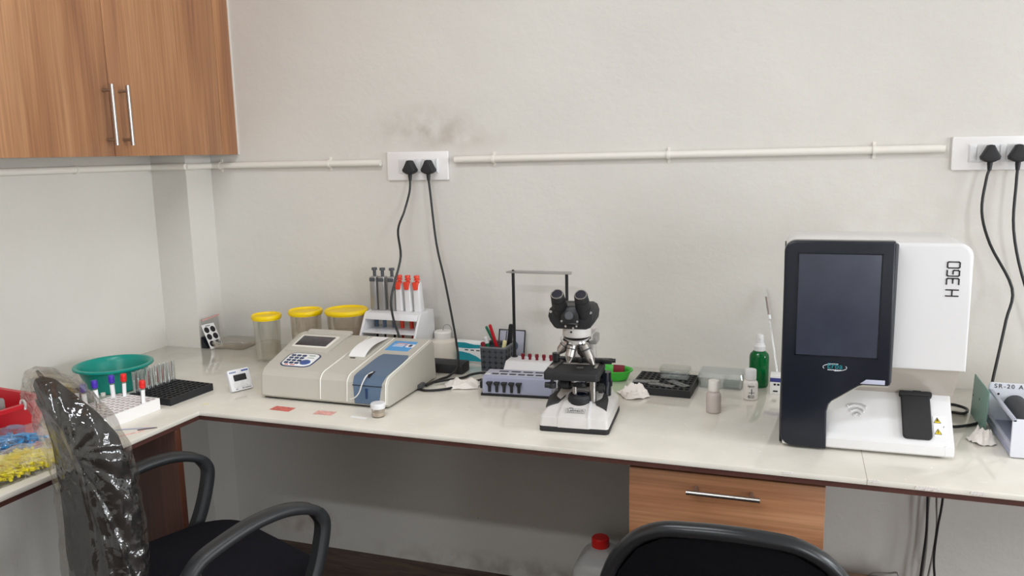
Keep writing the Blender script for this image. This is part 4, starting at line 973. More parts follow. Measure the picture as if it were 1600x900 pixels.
# field lens
MB().lathe([(0, .058), (.0285, .058), (.030, .061), (.030, .068), (.0288, .069), (.030, .070), (.030, .077), (.0288, .078), (.029, .082), (.026, .087), (.021, .0885), (.0205, .0865), (0, .0865)], (0.004, -.028, -.012), 40).build('field_lens_ring', M['blackm'], mc)
MB().lathe([(0, .0863), (.0200, .0863), (.0185, .0885), (.010, .0905), (0, .091)], (0.004, -.028, -.012), 32).build('field_lens', M['lens'], mc)
# limb (arm)
MB().loft([[(p[0], p[1], z) for p in rrect(-w_, w_, y0, y1, .008, 4)] for w_, y0, y1, z in ((.028, .045, .092, .060), (.027, .048, .092, .12), (.026, .048, .092, .165), (.028, .025, .092, .192), (.030, -.03, .090, .210), (.030, -.04, .086, .217))]).build('limb', M['micw'], mc)
MB().box((-.020, .002, .190), (.040, .046, .213), bev=.004).build('nosepiece_bracket', M['greygun'], mc)
# focus knobs
m = MB()
for s in (-1, 1): m.rod([((s*.028, .055, .072), (s*.050, .055, .072), .026, .026), ((s*.050, .055, .072), (s*.0525, .055, .072), .0245, .0235), ((s*.052, .055, .072), (s*.066, .055, .072), .019, .018)], n=36)
m.build('focus_knob', M['blackg'], mc)
# stage and what hangs below it
st = MB().prism(rrect(-.077, .053, -.070, .056, .006, 4), (.105, .124), 'z', bev=.002, edges='caps').build('stage', M['blackm'], mc); st.location = (0, 0, .012)
m = MB().loft([[(x, y, .1238) for x, y in rrect(-.012, .016, -.032, .006, .008, 5)], [(x, y, .1246) for x, y in rrect(-.012, .016, -.032, .006, .008, 5)]]); m.build('aperture', M['dot'], st)
MB().lathe([(0, .1240), (.009, .1240), (.008, .1256), (0, .1262)], (.002, -.016, 0), 24).build('condenser_lens', M['clearbox'], st)
m = MB().box((-.050, .034, .124), (.053, .052, .134), bev=.002).box((-.048, .022, .124), (-.036, .040, .1285), bev=.001).box((-.010, .026, .124), (-.002, .038, .134), bev=.001); m.build('slide_carriage', M['black'], st)
m = MB().box((-.046, .012, .1242), (.042, .032, .1262), bev=.0006); m.box((.036, -.02, .1242), (.043, .03, .1268), bev=.0006); m.hexa([(-.076, -.030, .1242), (-.058, -.036, .1242), (-.050, .020, .1242), (-.058, .022, .1242), (-.076, -.030, .1262), (-.058, -.036, .1262), (-.050, .020, .1262), (-.058, .022, .1262)]); m.build('slide_clip', M['steel'], st)
m = MB().rod([((-.068, .035, .126), (-.068, .035, .146), .0095, .0095), ((-.068, .035, .1335), (-.040, .035, .1335), .0045, .0045)], n=18); m.build('stage_lock', M['black'], st)
m = MB().box((.048, .028, .124), (.072, .050, .135), bev=.002); m.rod([((.064, .039, .131), (.080, .039, .131), .0052, .0052)], n=16); m.build('scale_arm', M['black'], st)
m = MB().rod([((-.058, -.058, .104), (-.058, -.058, .094), .004, .004), ((-.058, -.058, .096), (-.058, -.058, .083), .0095, .009)], n=18); m.rod([((-.075, -.06, .09), (-.062, -.06, .09), .007, .007)], n=14); m.build('travel_knob', M['blackm'], st)
MB().lathe([(0, .100), (.030, .100), (.033, .102), (.033, .104), (0, .104)], (.002, -.012, .012), 36).build('condenser_rim', M['steel'], mc)
MB().lathe([(0, .088), (.016, .088), (.024, .0885), (.030, .093), (.033, .100), (0, .1005)], (.002, -.012, .012), 36).build('condenser_cone', M['chrome'], mc)
MB().lathe([(0, .078), (.026, .078), (.0285, .080), (.0285, .086), (.026, .089), (0, .089)], (.002, -.010, .014), 36).build('iris_ring', M['black'], mc)
m = MB().rod([((.036, -.034, .060), (.036, -.034, .117), .0085, .0085)], n=20); m.rod([((-.008, -.034, .072), (-.008, -.034, .094), .0055, .0055)], n=16); m.build('silver_post', M['steel'], mc)
MB().rod([((.040, -.03, .092), (.064, -.03, .092), .0075, .0075), ((.050, -.03, .092), (.060, -.03, .092), .012, .012)], n=18).build('condenser_knob', M['blackm'], mc); MB().rod([((-.046, -.02, .094), (-.024, -.02, .094), .010, .010)], n=16).build('iris_lever', M['blackm'], mc)
m = MB().rod([((.056, .030, .058), (.056, .030, .117), .0145, .0145), ((.056, .030, .082), (.056, .030, .096), .0175, .0175)], n=24); m.build('stage_drive', M['blackg'], mc)
# nosepiece with four objectives
np_ = MB().lathe([(0, .0), (.018, 0), (.036, .006), (.038, .010), (.037, .014), (.025, .018), (0, .020)], n=40)
npo = np_.build('nosepiece', M['chrome'], mc); npo.location = (-.004, -.030, .203); npo.rotation_euler = (math.radians(10), 0, 0)
def objective(ax, ay, ln, r):
    d = Vector((math.sin(ax), -math.sin(ay), -math.cos(ax)*math.cos(ay))).normalized(); a = Vector((-.004+d.x*.034, -.030+d.y*.034, .207)); b = a+d*ln
    m = MB().rod([(a, a+d*ln*.18, r*.8, r), (a+d*ln*.18, a+d*ln*.45, r, r), (a+d*ln*.45, a+d*ln*.47, r*.9, r*.9), (a+d*ln*.47, a+d*ln*.72, r, r*.97), (a+d*ln*.72, b-d*.004, r*.93, r*.55), (b-d*.004, b, r*.5, r*.4)], n=24)
    o = m.build('objective', M['steel'], mc)
    MB().rod([(a+d*ln*.34, a+d*ln*.40, r*1.03, r*1.03)], n=24).build('colour_ring', M['darkgrey'], o)
objective(-.62, .10, .040, .0115); objective(-.16, .36, .052, .0118); objective(.46, .14, .062, .0118); objective(.10, -.42, .055, .011)
# head
MB().lathe([(0, .219), (.0325, .219), (.034, .222), (.034, .240), (.033, .243), (0, .243)], (-.003, -.028, 0), 44).build('head_mount', M['micw'], mc)
MB().cyl((-.010, -.0635, .234), (-.010, -.060, .234), .0025, n=12).build('mount_screw', M['dot'], mc)
HX = (-.010, -.026, .009)
hd = MB().at(HX).prism([(-.055, .262), (-.051, .250), (-.041, .236), (-.034, .232), (.034, .232), (.045, .236), (.054, .250), (.056, .268), (.051, .282), (.042, .287), (-.042, .287), (-.051, .280)], (-.042, .040), 'y', bev=.007, seg=3, edges='caps').build('head', M['blackm'], mc)
m = MB().at(HX).hexa([(-.022, -.058, .250), (.022, -.058, .250), (.022, -.036, .240), (-.022, -.036, .240), (-.020, -.048, .288), (.020, -.048, .288), (.020, -.020, .292), (-.020, -.020, .292)], bev=.003); m.build('head_bridge', M['black'], hd)
m = MB().at((HX[0], -.056+HX[1], .268+HX[2]), (math.radians(76), 0, 0)).lathe([(0, .010), (.0085, .010), (.010, .008), (.010, 0), (0, 0)], n=28); m.build('spacing_dial', M['darkgrey'], hd)
m = MB().at(HX)
for x, z in ((-.047, .274), (.047, .274), (-.018, .2555), (.019, .2555), (-.012, .240), (.006, .236), (.014, .241)):
    yy = -.0435 if abs(x) > .03 else -.059 if z > .25 else -.0435
    m.cyl((x, yy+.003, z), (x, yy, z), .0035 if abs(x) > .03 else .0026, n=12)
m.build('silver_screws', M['chrome'], hd)
for s in (-1, 1):
    a = Vector((s*.0275+.002, -.022, .262)); d = Vector((-s*.01-.06, -.62, .62)).normalized(); d = Vector((0.0, -.60, .72)).normalized()
    e = MB().at(HX).rod([(a, a+d*.034, .0195, .0185), (a+d*.034, a+d*.036, .0172, .0172), (a+d*.036, a+d*.058, .0176, .0166), (a+d*.058, a+d*.060, .0155, .0155), (a+d*.060, a+d*.074, .0162, .0156), (a+d*.074, a+d*.0765, .0156, .0140)], n=32).build('eyepiece', M['blackm'], mc)
    MB().at(HX).rod([(a+d*.0758, a+d*.0772, .0125, .0122)], n=28).build('eye_lens', M['lens'], e)
    m = MB().at(HX); u1 = d.orthogonal().normalized(); u2 = d.cross(u1); c = a+d*.0768; n = 28
    m.loft([[c+(u1*math.cos(t)+u2*math.sin(t))*rr+d*h for rr, h in ((.0122, 0), (.0145, 0), (.0142, .0012), (.0126, .0012))] for t in [2*PI*i/n for i in range(n+1)]], cap=False); m.build('eyepiece_rim', M['steel'], e)

# ------------------------------------------------------------------ things right of the microscope
gd = thing('soap_dish', 'leaf green oval plastic dish behind the microscope', 'dish', (-.486, -.142, C), math.radians(-4))
MB().lathe([(0, .001), (.040, 0), (.045, .003), (.054, .026), (.060, .028), (.061, .031), (.058, .0315), (.052, .028), (.043, .006), (0, .004)], n=44, sx=1.0, sy=.72).build('dish_body', M['green'], gd)
mb_ = MB().box((-.016, -.005, 0), (.016, .005, .036), bev=.001).build('maroon_box', M['maroon'], loc=(-.468, -.142, C+.0055)); mb_.rotation_euler = (math.radians(-16), 0, 0)
tag(mb_, 'small maroon box standing in the green dish', 'box')
def crumple(name, label, loc, hx, hy, h, seed, rz=0.0, amp=1.0, mat='tissue', cat='tissue'):
    m = MB(); n = 26; rr = random.Random(seed)
    def P(i, j, dz):
        u = -1+2*i/n; v = -1+2*j/n
        r = min(1.0, math.hypot(u, v)/1.25)
        w = 1+.16*noise.noise(Vector((u*1.1+seed, v*1.1, 2)))
        ridge = 1-abs(noise.noise(Vector((u*.9+seed, v*.9+seed*.3, .3))))*2.4        # a few broad folds
        crease = 1-abs(noise.noise(Vector((u*2.3, v*2.3+seed, 1.3))))*2.2
        edge = min(1.0, (1-max(abs(u), abs(v)))*2.2)
        z = h*(.22*(1-r*r)+.70*max(0, ridge)**1.4*(1-r**2)+.34*amp*max(-.4, crease)*edge)*min(1, edge*2.6+.10)
        z += h*.20*abs(noise.noise(Vector((math.atan2(v, u)*1.4, seed, 7))))*(1-edge)
        return (u*hx*w*(1-.10*v*v), v*hy*w*(1-.10*u*u), max(z, 0)+.0006+dz)
    V = [[[m.v(P(i, j, dz)) for j in range(n+1)] for i in range(n+1)] for dz in (.0009, 0)]
    for q in V:
        for i in range(n):
            for j in range(n): m.f([q[i][j], q[i+1][j], q[i+1][j+1], q[i][j+1]])
    bd = [(i, 0) for i in range(n)]+[(n, j) for j in range(n)]+[(i, n) for i in range(n, 0, -1)]+[(0, j) for j in range(n, 0, -1)]
    for (a, b), (c, d) in zip(bd, bd[1:]+bd[:1]): m.f([V[0][a][b], V[0][c][d], V[1][c][d], V[1][a][b]])
    o = m.build(name, M[mat], loc=loc, sharp=50); o.rotation_euler = (0, 0, rz); return tag(o, label, cat)
crumple('paper_tissue', 'white tissue draped by the black cords left of the tally counter', (-.880, -.320, C), .050, .040, .022, 3.1, .3, .6)
crumple('paper_tissue', 'crumpled white tissue at the left corner of the slide-strewn black rack', (-.395, -.285, C), .038, .040, .030, 7.7, .5, .8)
crumple('paper_tissue', 'small crumpled tissue at the left foot of the open white mixer', (.405, -.432, C), .024, .026, .034, 5.2, .4, 1.0)

r3 = thing('tube_rack', 'black square-well rack with glass slides lying on it, right of the microscope', 'tube rack', (-.327, -.192, C), math.radians(-2))
perforated(MB(), -.082, .082, -.082, .082, 0, .020, 10, 8, .0075, .017, n=4, rot=PI/4).build('rack_body', [M['blackm'], M['black']], r3)
def slide(label, x, y, rz, tilt=0, z=.0205):
    o = MB().box((-.036, -.0125, 0), (.036, .0125, .0013), bev=.0003).build('glass_slide', M['smoke'], loc=(x, y, C+z)); o.rotation_euler = (tilt, 0, rz); return tag(o, label, 'glass slide')
M['smoke'] = clear('smoky_glass', (.72, .73, .75), .06, (.3, .3, .31), .08, .08)
slide('glass slide lying across the front of the black square-well rack, right one', -.288, -.215, -.75)
slide('glass slide lying flat on the black square-well rack, middle one', -.330, -.238, -.30)
slide('short glass slide at the left front corner of the black square-well rack', -.376, -.215, .1)
pb = thing('slide_box', 'small clear plastic box standing on the back of the black square-well rack', 'box', (-.305, -.150, C+.0203), math.radians(-3))
open_tray(MB(), .040, .022, .022, .0014, .002, .004).build('tray', M['clearbox'], pb)
open_tray(MB().at((0, 0, .0305), (PI, 0, 0)), .0412, .0232, .009, .0014, .001, .004).build('lid', M['jar'], pb)
cbx = thing('slide_box', 'long clear plastic box with a teal pad inside, left of the green bottle', 'box', (-.180, -.130, C), math.radians(-2))
open_tray(MB(), .060, .038, .030, .0016, .004, .006).build('tray', M['clearbox'], cbx)
open_tray(MB().at((0, 0, .043), (PI, 0, 0)), .0612, .0392, .014, .0016, .003, .006).build('lid', M['clearbox'], cbx)
tp = MB().box((-.022, -.024, 0), (.022, .020, .012), bev=.002).build('foam_pad', M['tealpanel'], loc=(-.152, -.133, C+.0025)); tag(tp, 'teal pad lying inside the long clear box', 'pad')
def small_bottle(label, loc, r, h, hc, mat, capm, ribs=False, oval=1.0, mark=False):
    t = thing('small_bottle', label, 'bottle', loc, .2)
    MB().lathe([(0, .0015), (r*.8, 0), (r*.97, .002), (r, .006), (r, h-.010), (r*.92, h-.004), (r*.72, h), (r*.62, h+.001), (r*.62, h+.008), (0, h+.008)], n=36, sx=1, sy=oval).build('body', M[mat], t)
    c = [(0, h+.002), (r*.72, h+.002), (r*.76, h+.004), (r*.74, h+hc-.003), (r*.68, h+hc-.001), (r*.5, h+hc), (0, h+hc-.0005)]
    MB().lathe(c, n=28).build('cap', M[capm], t)
    if mark:
        m = MB()
        for k, (w_, z) in enumerate(((.010, .040), (.007, .037), (.009, .014), (.010, .011), (.008, .008))): m.box((-w_, -r*1.006, z-.0006), (w_*.7, -r*.93, z+.0006))
        m.box((-.001, -r*1.006, .017), (.0012, -r*.93, .032)); m.box((-.007, -r*1.006, .021), (.007, -r*.93, .0224)); m.build('printed_marks', M['darkgrey'], t)
    return t
small_bottle('grey milky vial with a pale cap standing nearest the front right of the black rack', (-.179, -.372, C), .0185, .053, .030, 'greyvial', 'milky2')
small_bottle('white sample bottle with printed marks and a ribbed cap in front of the green bottle', (-.097, -.238, C), .0185, .052, .030, 'milky2', 'white', mark=True)
gb_ = thing('spray_bottle', 'dark green spray bottle with a white nozzle against the wall', 'bottle', (-.082, -.108, C))
MB().lathe([(0, .002), (.022, 0), (.025, .002), (.0262, .006), (.0262, .084), (.024, .092), (.014, .102), (.0125, .104), (.0125, .110), (0, .110)], n=44).build('body', M['bottle'], gb_)
m = MB().lathe([(0, .101), (.0150, .101), (.0156, .103), (.0156, .114), (.013, .117), (.0125, .121), (.011, .122), (.0105, .141), (.0085, .146), (0, .147)], n=32); m.build('nozzle_cap', M['white'], gb_)
MB().cyl((0, -.010, .136), (0, -.014, .136), .0022, n=12).build('nozzle_tip', M['milky2'], gb_)
gp = thing('glass_pipette', 'thin glass pipette leaning on the wall left of the analyser', 'glass pipette', (-.028, -.085, C+.0008), rot=(math.radians(-16), math.radians(-10.5), 0))
MB().rod([((0, 0, .0), (0, 0, .185), .0024, .0026), ((0, 0, .185), (0, 0, .27), .0042, .0042)], n=14).build('glass_stem', M['glass'], gp)
m = MB().rod([((0, 0, .184), (0, 0, .196), .0050, .0050)], n=14); m.build('white_collar', M['whiteg'], gp)
MB().rod([((0, 0, .198), (0, 0, .248), .0030, .0030)], n=10).build('brown_residue', M['residue'], gp)
ct = thing('carton', 'small white carton with a blue top band, half hidden by the analyser', 'carton', (-.022, -.155, C))
MB().box((-.028, -.022, 0), (.028, .022, .050), bev=.0008).build('box', M['paper'], ct)
MB().box((-.0283, -.0223, .033), (.0283, .0223, .0445), bev=.0005).build('blue_band', M['bluelabel'], ct)
m = MB()
for k in range(3): m.box((-.019+k*.009, -.0225, .024), (-.013+k*.009, -.0215, .029))
m.box((-.020, -.0225, .006), (-.008, -.0215, .010)); m.build('dark_print', M['dot'], ct)

# ------------------------------------------------------------------ haematology analyser
ha = thing('blood_analyser', 'large white blood analyser with black touch screen panel, H 360 on its side', 'analyser', (0.16, -0.575, C), math.radians(1.0))
# lower body: lip, sloping deck
dk = [(.004, .006), (.000, .010), (.000, .028), (.004, .032), (.006, .036), (.012, .040), (.085, .118), (.092, .121), (.262, .121), (.262, .006)]
m = MB().prism(dk, (-.172, .168), 'x', bev=.0025, seg=2, edges='caps'); m.build('deck', M['whiteg'], ha)
MB().hexa([(.150, -.0012, .007), (.1687, .012, .007), (.1687, .25, .007), (.150, .25, .007), (.150, -.0012, .031), (.1687, .012, .031), (.1687, .25, .031), (.150, .25, .031)], bev=.002).build('lip_corner', M['whiteg'], ha)
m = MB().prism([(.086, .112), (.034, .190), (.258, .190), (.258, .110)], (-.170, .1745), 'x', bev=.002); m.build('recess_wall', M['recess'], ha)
P = rrect(-.176, .184, .184, .452, .028, 6, corners=(0, 0, 1, 1))
m = MB().prism(P, (.026, .262), 'y', bev=.008, seg=3, edges='caps'); up = m.build('upper_body', M['whiteg'], ha)
MB().box((-.178, .020, .004), (-.170, .24, .430), bev=.002).build('side_panel', M['blackm'], ha)
# black front panel
def arc(cx, cz, r, a0, a1, n=6): return [(cx+r*math.cos(a0+(a1-a0)*i/n), cz+r*math.sin(a0+(a1-a0)*i/n)) for i in range(n+1)]
pp = arc(-.150, .032, .027, PI, 1.5*PI)+[(-.0815, .004)]+[(-.083, .088), (-.080, .104), (-.074, .112), (-.022, .149), (-.014, .152)]+[(.034, .152), (.039, .156)]+[(.0345, .457)]+arc(-.156, .433, .024, .5*PI, PI)
pp = [(x-.0, z) for x, z in pp]
fp = MB().prism(pp, (-.004, .028), 'y', bev=.004, seg=3, edges='caps').build('front_panel', M['navy'], ha)
m = MB().prism([(-.083, .086), (-.074, .108), (-.020, .146), (.036, .148), (.036, .190), (-.10, .19)], (.004, .10), 'y', bev=.001); m.build('panel_underside', M['offw'], fp)
sc_ = MB().prism(rrect(-.151, .010, .212, .430, .002), (-.0052, -.002), 'y', bev=.0006, edges='caps').build('touch_screen', M['screen'], fp)
m = MB(); n = 0
m.prism([(-.153, .210), (.012, .210), (.012, .2125), (-.153, .2125)], (-.0056, -.003), 'y'); m.prism([(-.153, .210), (-.1505, .210), (-.1505, .432), (-.153, .432)], (-.0056, -.003), 'y'); m.prism([(.0095, .210), (.012, .210), (.012, .432), (.0095, .432)], (-.0056, -.003), 'y'); m.prism([(-.153, .4295), (.012, .4295), (.012, .432), (-.153, .432)], (-.0056, -.003), 'y')
m.build('screen_rim', M['blackg'], fp)
MB().prism([(-.020, .1555), (-.008, .165), (.028, .165), (.028, .1555)], (-.0056, -.002), 'y', bev=.0006).build('light_window', M['hline'], fp)
MB().box((.0345, -.003, .16), (.0405, .026, .452), bev=.001).build('panel_edge_trim', M['darkgrey'], fp)
# maker's mark
M['tealink'] = principled('teal_ink', srgb(38, 140, 150), 0.4); M['whiteink'] = principled('white_ink', srgb(220, 226, 230), 0.4)
text('lettering', 'Erba', .0165, M['tealink'], fp, (-.071, -.0044, .190), (PI/2, 0, 0), .0003, spacing=1.05)
m = MB()
for t0, t1, s in ((.42*PI, 1.12*PI, 1), (1.5*PI, 2.12*PI, 1)):
    pts = [(-.071+.0235*math.cos(t0+(t1-t0)*i/12), .1875+.0075*math.sin(t0+(t1-t0)*i/12)) for i in range(13)]
    m.at((0, -.0042, 0)); m.ribbon(pts, .0014, .0004)
for k in range(8): m.box((-.085+k*.0035, -.0005, .1808), (-.0825+k*.0035, .0, .1828))
m.build('swoosh', M['whiteink'], fp)
# H 360 lettering, reading upwards
def glyph(ch):
    return {'H': [[(0, 0), (0, 1)], [(.62, 0), (.62, 1)], [(0, .5), (.62, .5)]],
            '3': [[(0, 1), (.5, 1), (.58, .9), (.58, .56), (.5, .5), (.12, .5)], [(.5, .5), (.58, .44), (.58, .1), (.5, 0), (0, 0)]],
            '6': [[(.56, 1), (.08, 1), (0, .9), (0, .1), (.08, 0), (.5, 0), (.58, .1), (.58, .44), (.5, .52), (.22, .52)]],
            '0': [[(.08, 0), (0, .1), (0, .9), (.08, 1), (.52, 1), (.6, .9), (.6, .1), (.52, 0), (.08, 0)]]}[ch]
m = MB().at((.1585, .0255, .344), (0, -PI/2, 0)); hh, wd, x0 = .0225, .0205, 0.0
for ch, adv in (('H', .0245), ('3', .0168), ('6', .0168), ('0', .018)):
    for pl in glyph(ch): m.ribbon([(x0+x*wd, z*hh) for x, z in pl], .0024, .0007)
    x0 += adv
m.build('model_lettering', M['dot'], up)
# sample door, tab, wave mark, warning sticker on the sloping deck
ang = math.atan2(.078, .073)
DK = dict(loc=(0, .012, .040), rot=(ang-PI/2, 0, 0))     # local: x across, z up the slope, -y out of the deck
m = MB().at(**DK).prism(rrect(.070, .127, -.004, .106, .009), (-.010, .001), 'y', bev=.003, seg=3, edges='caps'); sdoor = m.build('sample_door', M['blackm'], ha)
m = MB().at(**DK).prism(rrect(.067, .131, .094, .105, .003), (-.0125, .001), 'y', bev=.002, edges='caps'); m.prism([(.093, .103), (.110, .103), (.113, .124), (.108, .128), (.100, .128), (.096, .123)], (-.011, .0), 'y', bev=.002, edges='caps'); m.build('door_tab', M['blackm'], sdoor)
m = MB().at(**DK)
for k, (w_, zz) in enumerate(((.020, .066), (.014, .055), (.007, .045))):
    pts = [(-.018+w_*math.cos(t), zz-.008+.012*math.sin(t)) for t in [(.15+.7*i/10)*PI for i in range(11)]]
    m.ribbon(pts, .0045-.0004*k, .0022)
m.build('wave_mark', M['whiteg'], ha)
m = MB().at(**DK).prism(rrect(.131, .155, .006, .054, .002), (-.0008, .001), 'y'); ws = m.build('warning_sticker', M['paper'], ha)
m = MB().at(**DK)
for z0 in (.012, .038): m.prism([(.1325, z0), (.1455, z0), (.139, z0+.012)], (-.0013, -.0005), 'y')
m.build('warning_triangles', M['warn'], ws)
m = MB().at(**DK)
for z0 in (.012, .038):
    t = [(.1325, z0), (.1455, z0), (.139, z0+.012), (.1325, z0)]
    m.at(loc=(0, .012-.0011*math.sin(ang), .040+.0011*math.cos(ang)), rot=(ang-PI/2, 0, 0)); m.ribbon(t, .0008, .0004)
m.ribbon([(.139, .0145), (.139, .0205)], .0013, .0006); m.ribbon([(.1375, .0420), (.139, .0445), (.1405, .0420)], .0016, .0006); m.ribbon([(.139, .0445), (.139, .0465)], .0018, .0006); m.ribbon([(.150, .028), (.151, .031)], .0008, .0005)
m.build('warning_symbols', M['dot'], ws)
m = MB()
for x in (-.15, .14):
    for y in (.03, .23): m.cyl((x, y, 0), (x, y, .008), .012, n=16)
m.build('rubber_feet', M['black'], ha)

# ------------------------------------------------------------------ open roller mixer at the right edge
dv = thing('roller_mixer', 'open white roller mixer with dark rollers at the right edge of the worktop', 'mixer', (.60, -.40, C), 0)
X0 = -.160
fb = MB().box((X0, -.121, .002), (.22, -.115, .085), bev=.002).build('front_plate', M['devw'], dv)
bk = MB().prism([(X0, .002), (.22, .002), (.22, .100), (X0+.004, .100), (X0, .096)], (.108, .116), 'y', bev=.002).build('back_plate', M['devw'], dv)
text('lettering', 'SR-20 A', .014, M['dot'], bk, (X0+.040, .1077, .0925), (PI/2, 0, 0), .0003, spacing=1.3)
MB().cyl((X0+.020, .1075, .074), (X0+.020, .1085, .074), .0025, n=12).build('screw', M['dot'], bk)
MB().box((X0+.001, -.115, .002), (.22, .108, .012), bev=.001).build('bottom_tray', M['dlc'], dv)
MB().hexa([(X0, -.121, .079), (X0+.008, -.121, .079), (X0+.008, .108, .079), (X0, .108, .079), (X0, -.121, .085), (X0+.008, -.121, .085), (X0+.008, .108, .085), (X0, .108, .085)], bev=.001).build('side_rail', M['dlctop'], dv)
for x in (-.105, -.03, .045, .12): 
    rl = MB().rod([((x, -.112, .050), (x, .106, .050), .024, .024)], n=32).build('roller', M['roller'], dv)
MB().box((X0+.002, -.114, .012), (X0+.010, .107, .022), bev=.001).build('inner_rail', M['dlctop'], dv)
gp2 = thing('side_cover', 'loose grey green cover plate standing at the left side of the open mixer', 'cover', (.420, -.300, C+.0005), rot=(0, math.radians(2), 0))
MB().box((-.0015, -.078, .0), (.0015, .078, .100), bev=.0008).build('plate', M['tealpanel'], gp2)
m = MB()
for y, z in ((-.068, .014), (.068, .05), (.0, .06)): m.cyl((-.0022, y, z), (-.0012, y, z), .003, n=10)
m.build('screw_holes', M['darkgrey'], gp2)
# ------------------------------------------------------------------ office chair wrapped in film
CK = .93
CHX, CHY, CHA = -1.28*CK, -.96*CK-2.391*(1-CK), math.radians(-21.7)
class CB_(MB):      # chair parts drawn in the chair's own frame
    def __init__(s): super().__init__(); s.x = Matrix.Translation((0, 0, 1.404*(1-CK))) @ Matrix.Scale(CK, 4)
class CB2(CB_):     # the backrest sits a little askew on its bracket
    def __init__(s): super().__init__(); s.x = s.x @ Matrix.Translation((0, -.235, 0)) @ Matrix.Rotation(math.radians(-8), 4, 'Z') @ Matrix.Translation((0, .235, 0))
ch = thing('office_chair', 'black office chair with loop arms, its backrest still wrapped in clear film', 'chair', (CHX, CHY, 0), CHA)
def sell(w, d, z, yc, curv=0.0, n=40, p=2.6, tilt=0.0):
    pts = []
    for k in range(n):
        t = 2*PI*k/n; c, s = math.cos(t), math.sin(t)
        x = w*math.copysign(abs(c)**(2/p), c); y = d*math.copysign(abs(s)**(2/p), s)
        pts.append((x, yc+y+curv*(x/.2)**2, z+tilt*y))
    return pts
def seat_ring(w, y0, y1, z, r): return [(p[0], p[1], z) for p in rrect(-w, w, y0, y1, r, 8)]
CB_().loft([seat_ring(.20, -.19, .16, .398, .07), seat_ring(.235, -.215, .19, .405, .09), seat_ring(.245, -.222, .205, .430, .10), seat_ring(.240, -.218, .200, .455, .10), seat_ring(.215, -.195, .175, .468, .09), seat_ring(.13, -.11, .10, .474, .06)]).build('seat', M['fabric'], ch)
# loop arms
armp = [(-.165, .440), (-.172, .50), (-.168, .565), (-.140, .610), (-.085, .633), (-.01, .650), (.064, .651), (.125, .634), (.155, .606), (.160, .572), (.140, .50), (.115, .445), (.095, .425)]
def arm(sx):
    Q = []; P = [Vector((0, a, b)) for a, b in armp]
    for i in range(len(P)-1):
        p0, p1, p2, p3 = P[max(i-1, 0)], P[i], P[i+1], P[min(i+2, len(P)-1)]
        for k in range(5):
            t = k/5; Q.append(0.5*((2*p1)+(p2-p0)*t+(2*p0-5*p1+4*p2-p3)*t*t+(3*p1-p0-3*p2+p3)*t**3))
    Q.append(P[-1]); rings = []; N = len(Q)
    for i, q in enumerate(Q):
        d = (Q[min(i+1, N-1)]-Q[max(i-1, 0)]).normalized(); nrm = Vector((0, -d.z, d.y))
        f = i/(N-1); wx_ = .020 if .2 < f < .62 else .0175; th = .011 if .2 < f < .62 else .014
        rings.append([Vector((sx*.252, 0, 0))+q+Vector((a*wx_, 0, 0))+nrm*b*th for a, b in ((-1, -.5), (-.7, -1), (.7, -1), (1, -.5), (1, .5), (.7, 1), (-.7, 1), (-1, .5))])
    return CB_().loft(rings).build('armrest', M['armpl'], ch, sharp=50)
arm(1); arm(-1)
# backrest and its film
def yb(z):      # centre line of the backrest, leaning back
    tab = [(.40, -.246), (.55, -.238), (.63, -.230), (.70, -.228), (.77, -.231), (.84, -.240), (.89, -.250), (.95, -.270), (1.03, -.312)]
    z = min(max(z, .4001), 1.0299)
    for (z0, y0), (z1, y1) in zip(tab, tab[1:]):
        if z0 <= z <= z1:
            t = (z-z0)/(z1-z0); t = t*t*(3-2*t)*.5+t*.5
            return y0+(y1-y0)*t
zs_ = [.50, .51, .535, .58, .64, .70, .76, .82, .88, .92, .950, .968, .979, .985]
ws_ = [.09, .12, .145, .163, .173, .180, .182, .180, .173, .160, .142, .118, .08, .035]
ds_ = [.012, .022, .029, .033, .035, .036, .036, .035, .034, .032, .029, .025, .018, .007]
CB2().loft([sell(w_*(1.03 if z < .9 else .97), d_*(1.42 if z < .8 else 1.3 if z < .9 else 1.15 if z < .94 else 1.0), z-(.012 if z > .94 else 0), yb(z)+(.006 if z < .9 else .002), .022) for z, w_, d_ in zip(zs_, ws_, ds_)]).build('backrest', M['backfab'], ch, sharp=60)
m = CB2()
m.loft([[(x, yb(z)+y-.030+.02*(x/.2)**2, z) for x, y in ((-w_, 0), (0, -.004), (w_, 0), (w_, -.006), (0, -.010), (-w_, -.006))] for z, w_ in ((.53, .06), (.60, .10), (.70, .12), (.82, .12), (.90, .09), (.93, .05))]); m.build('back_shell', M['chairshell'], ch)
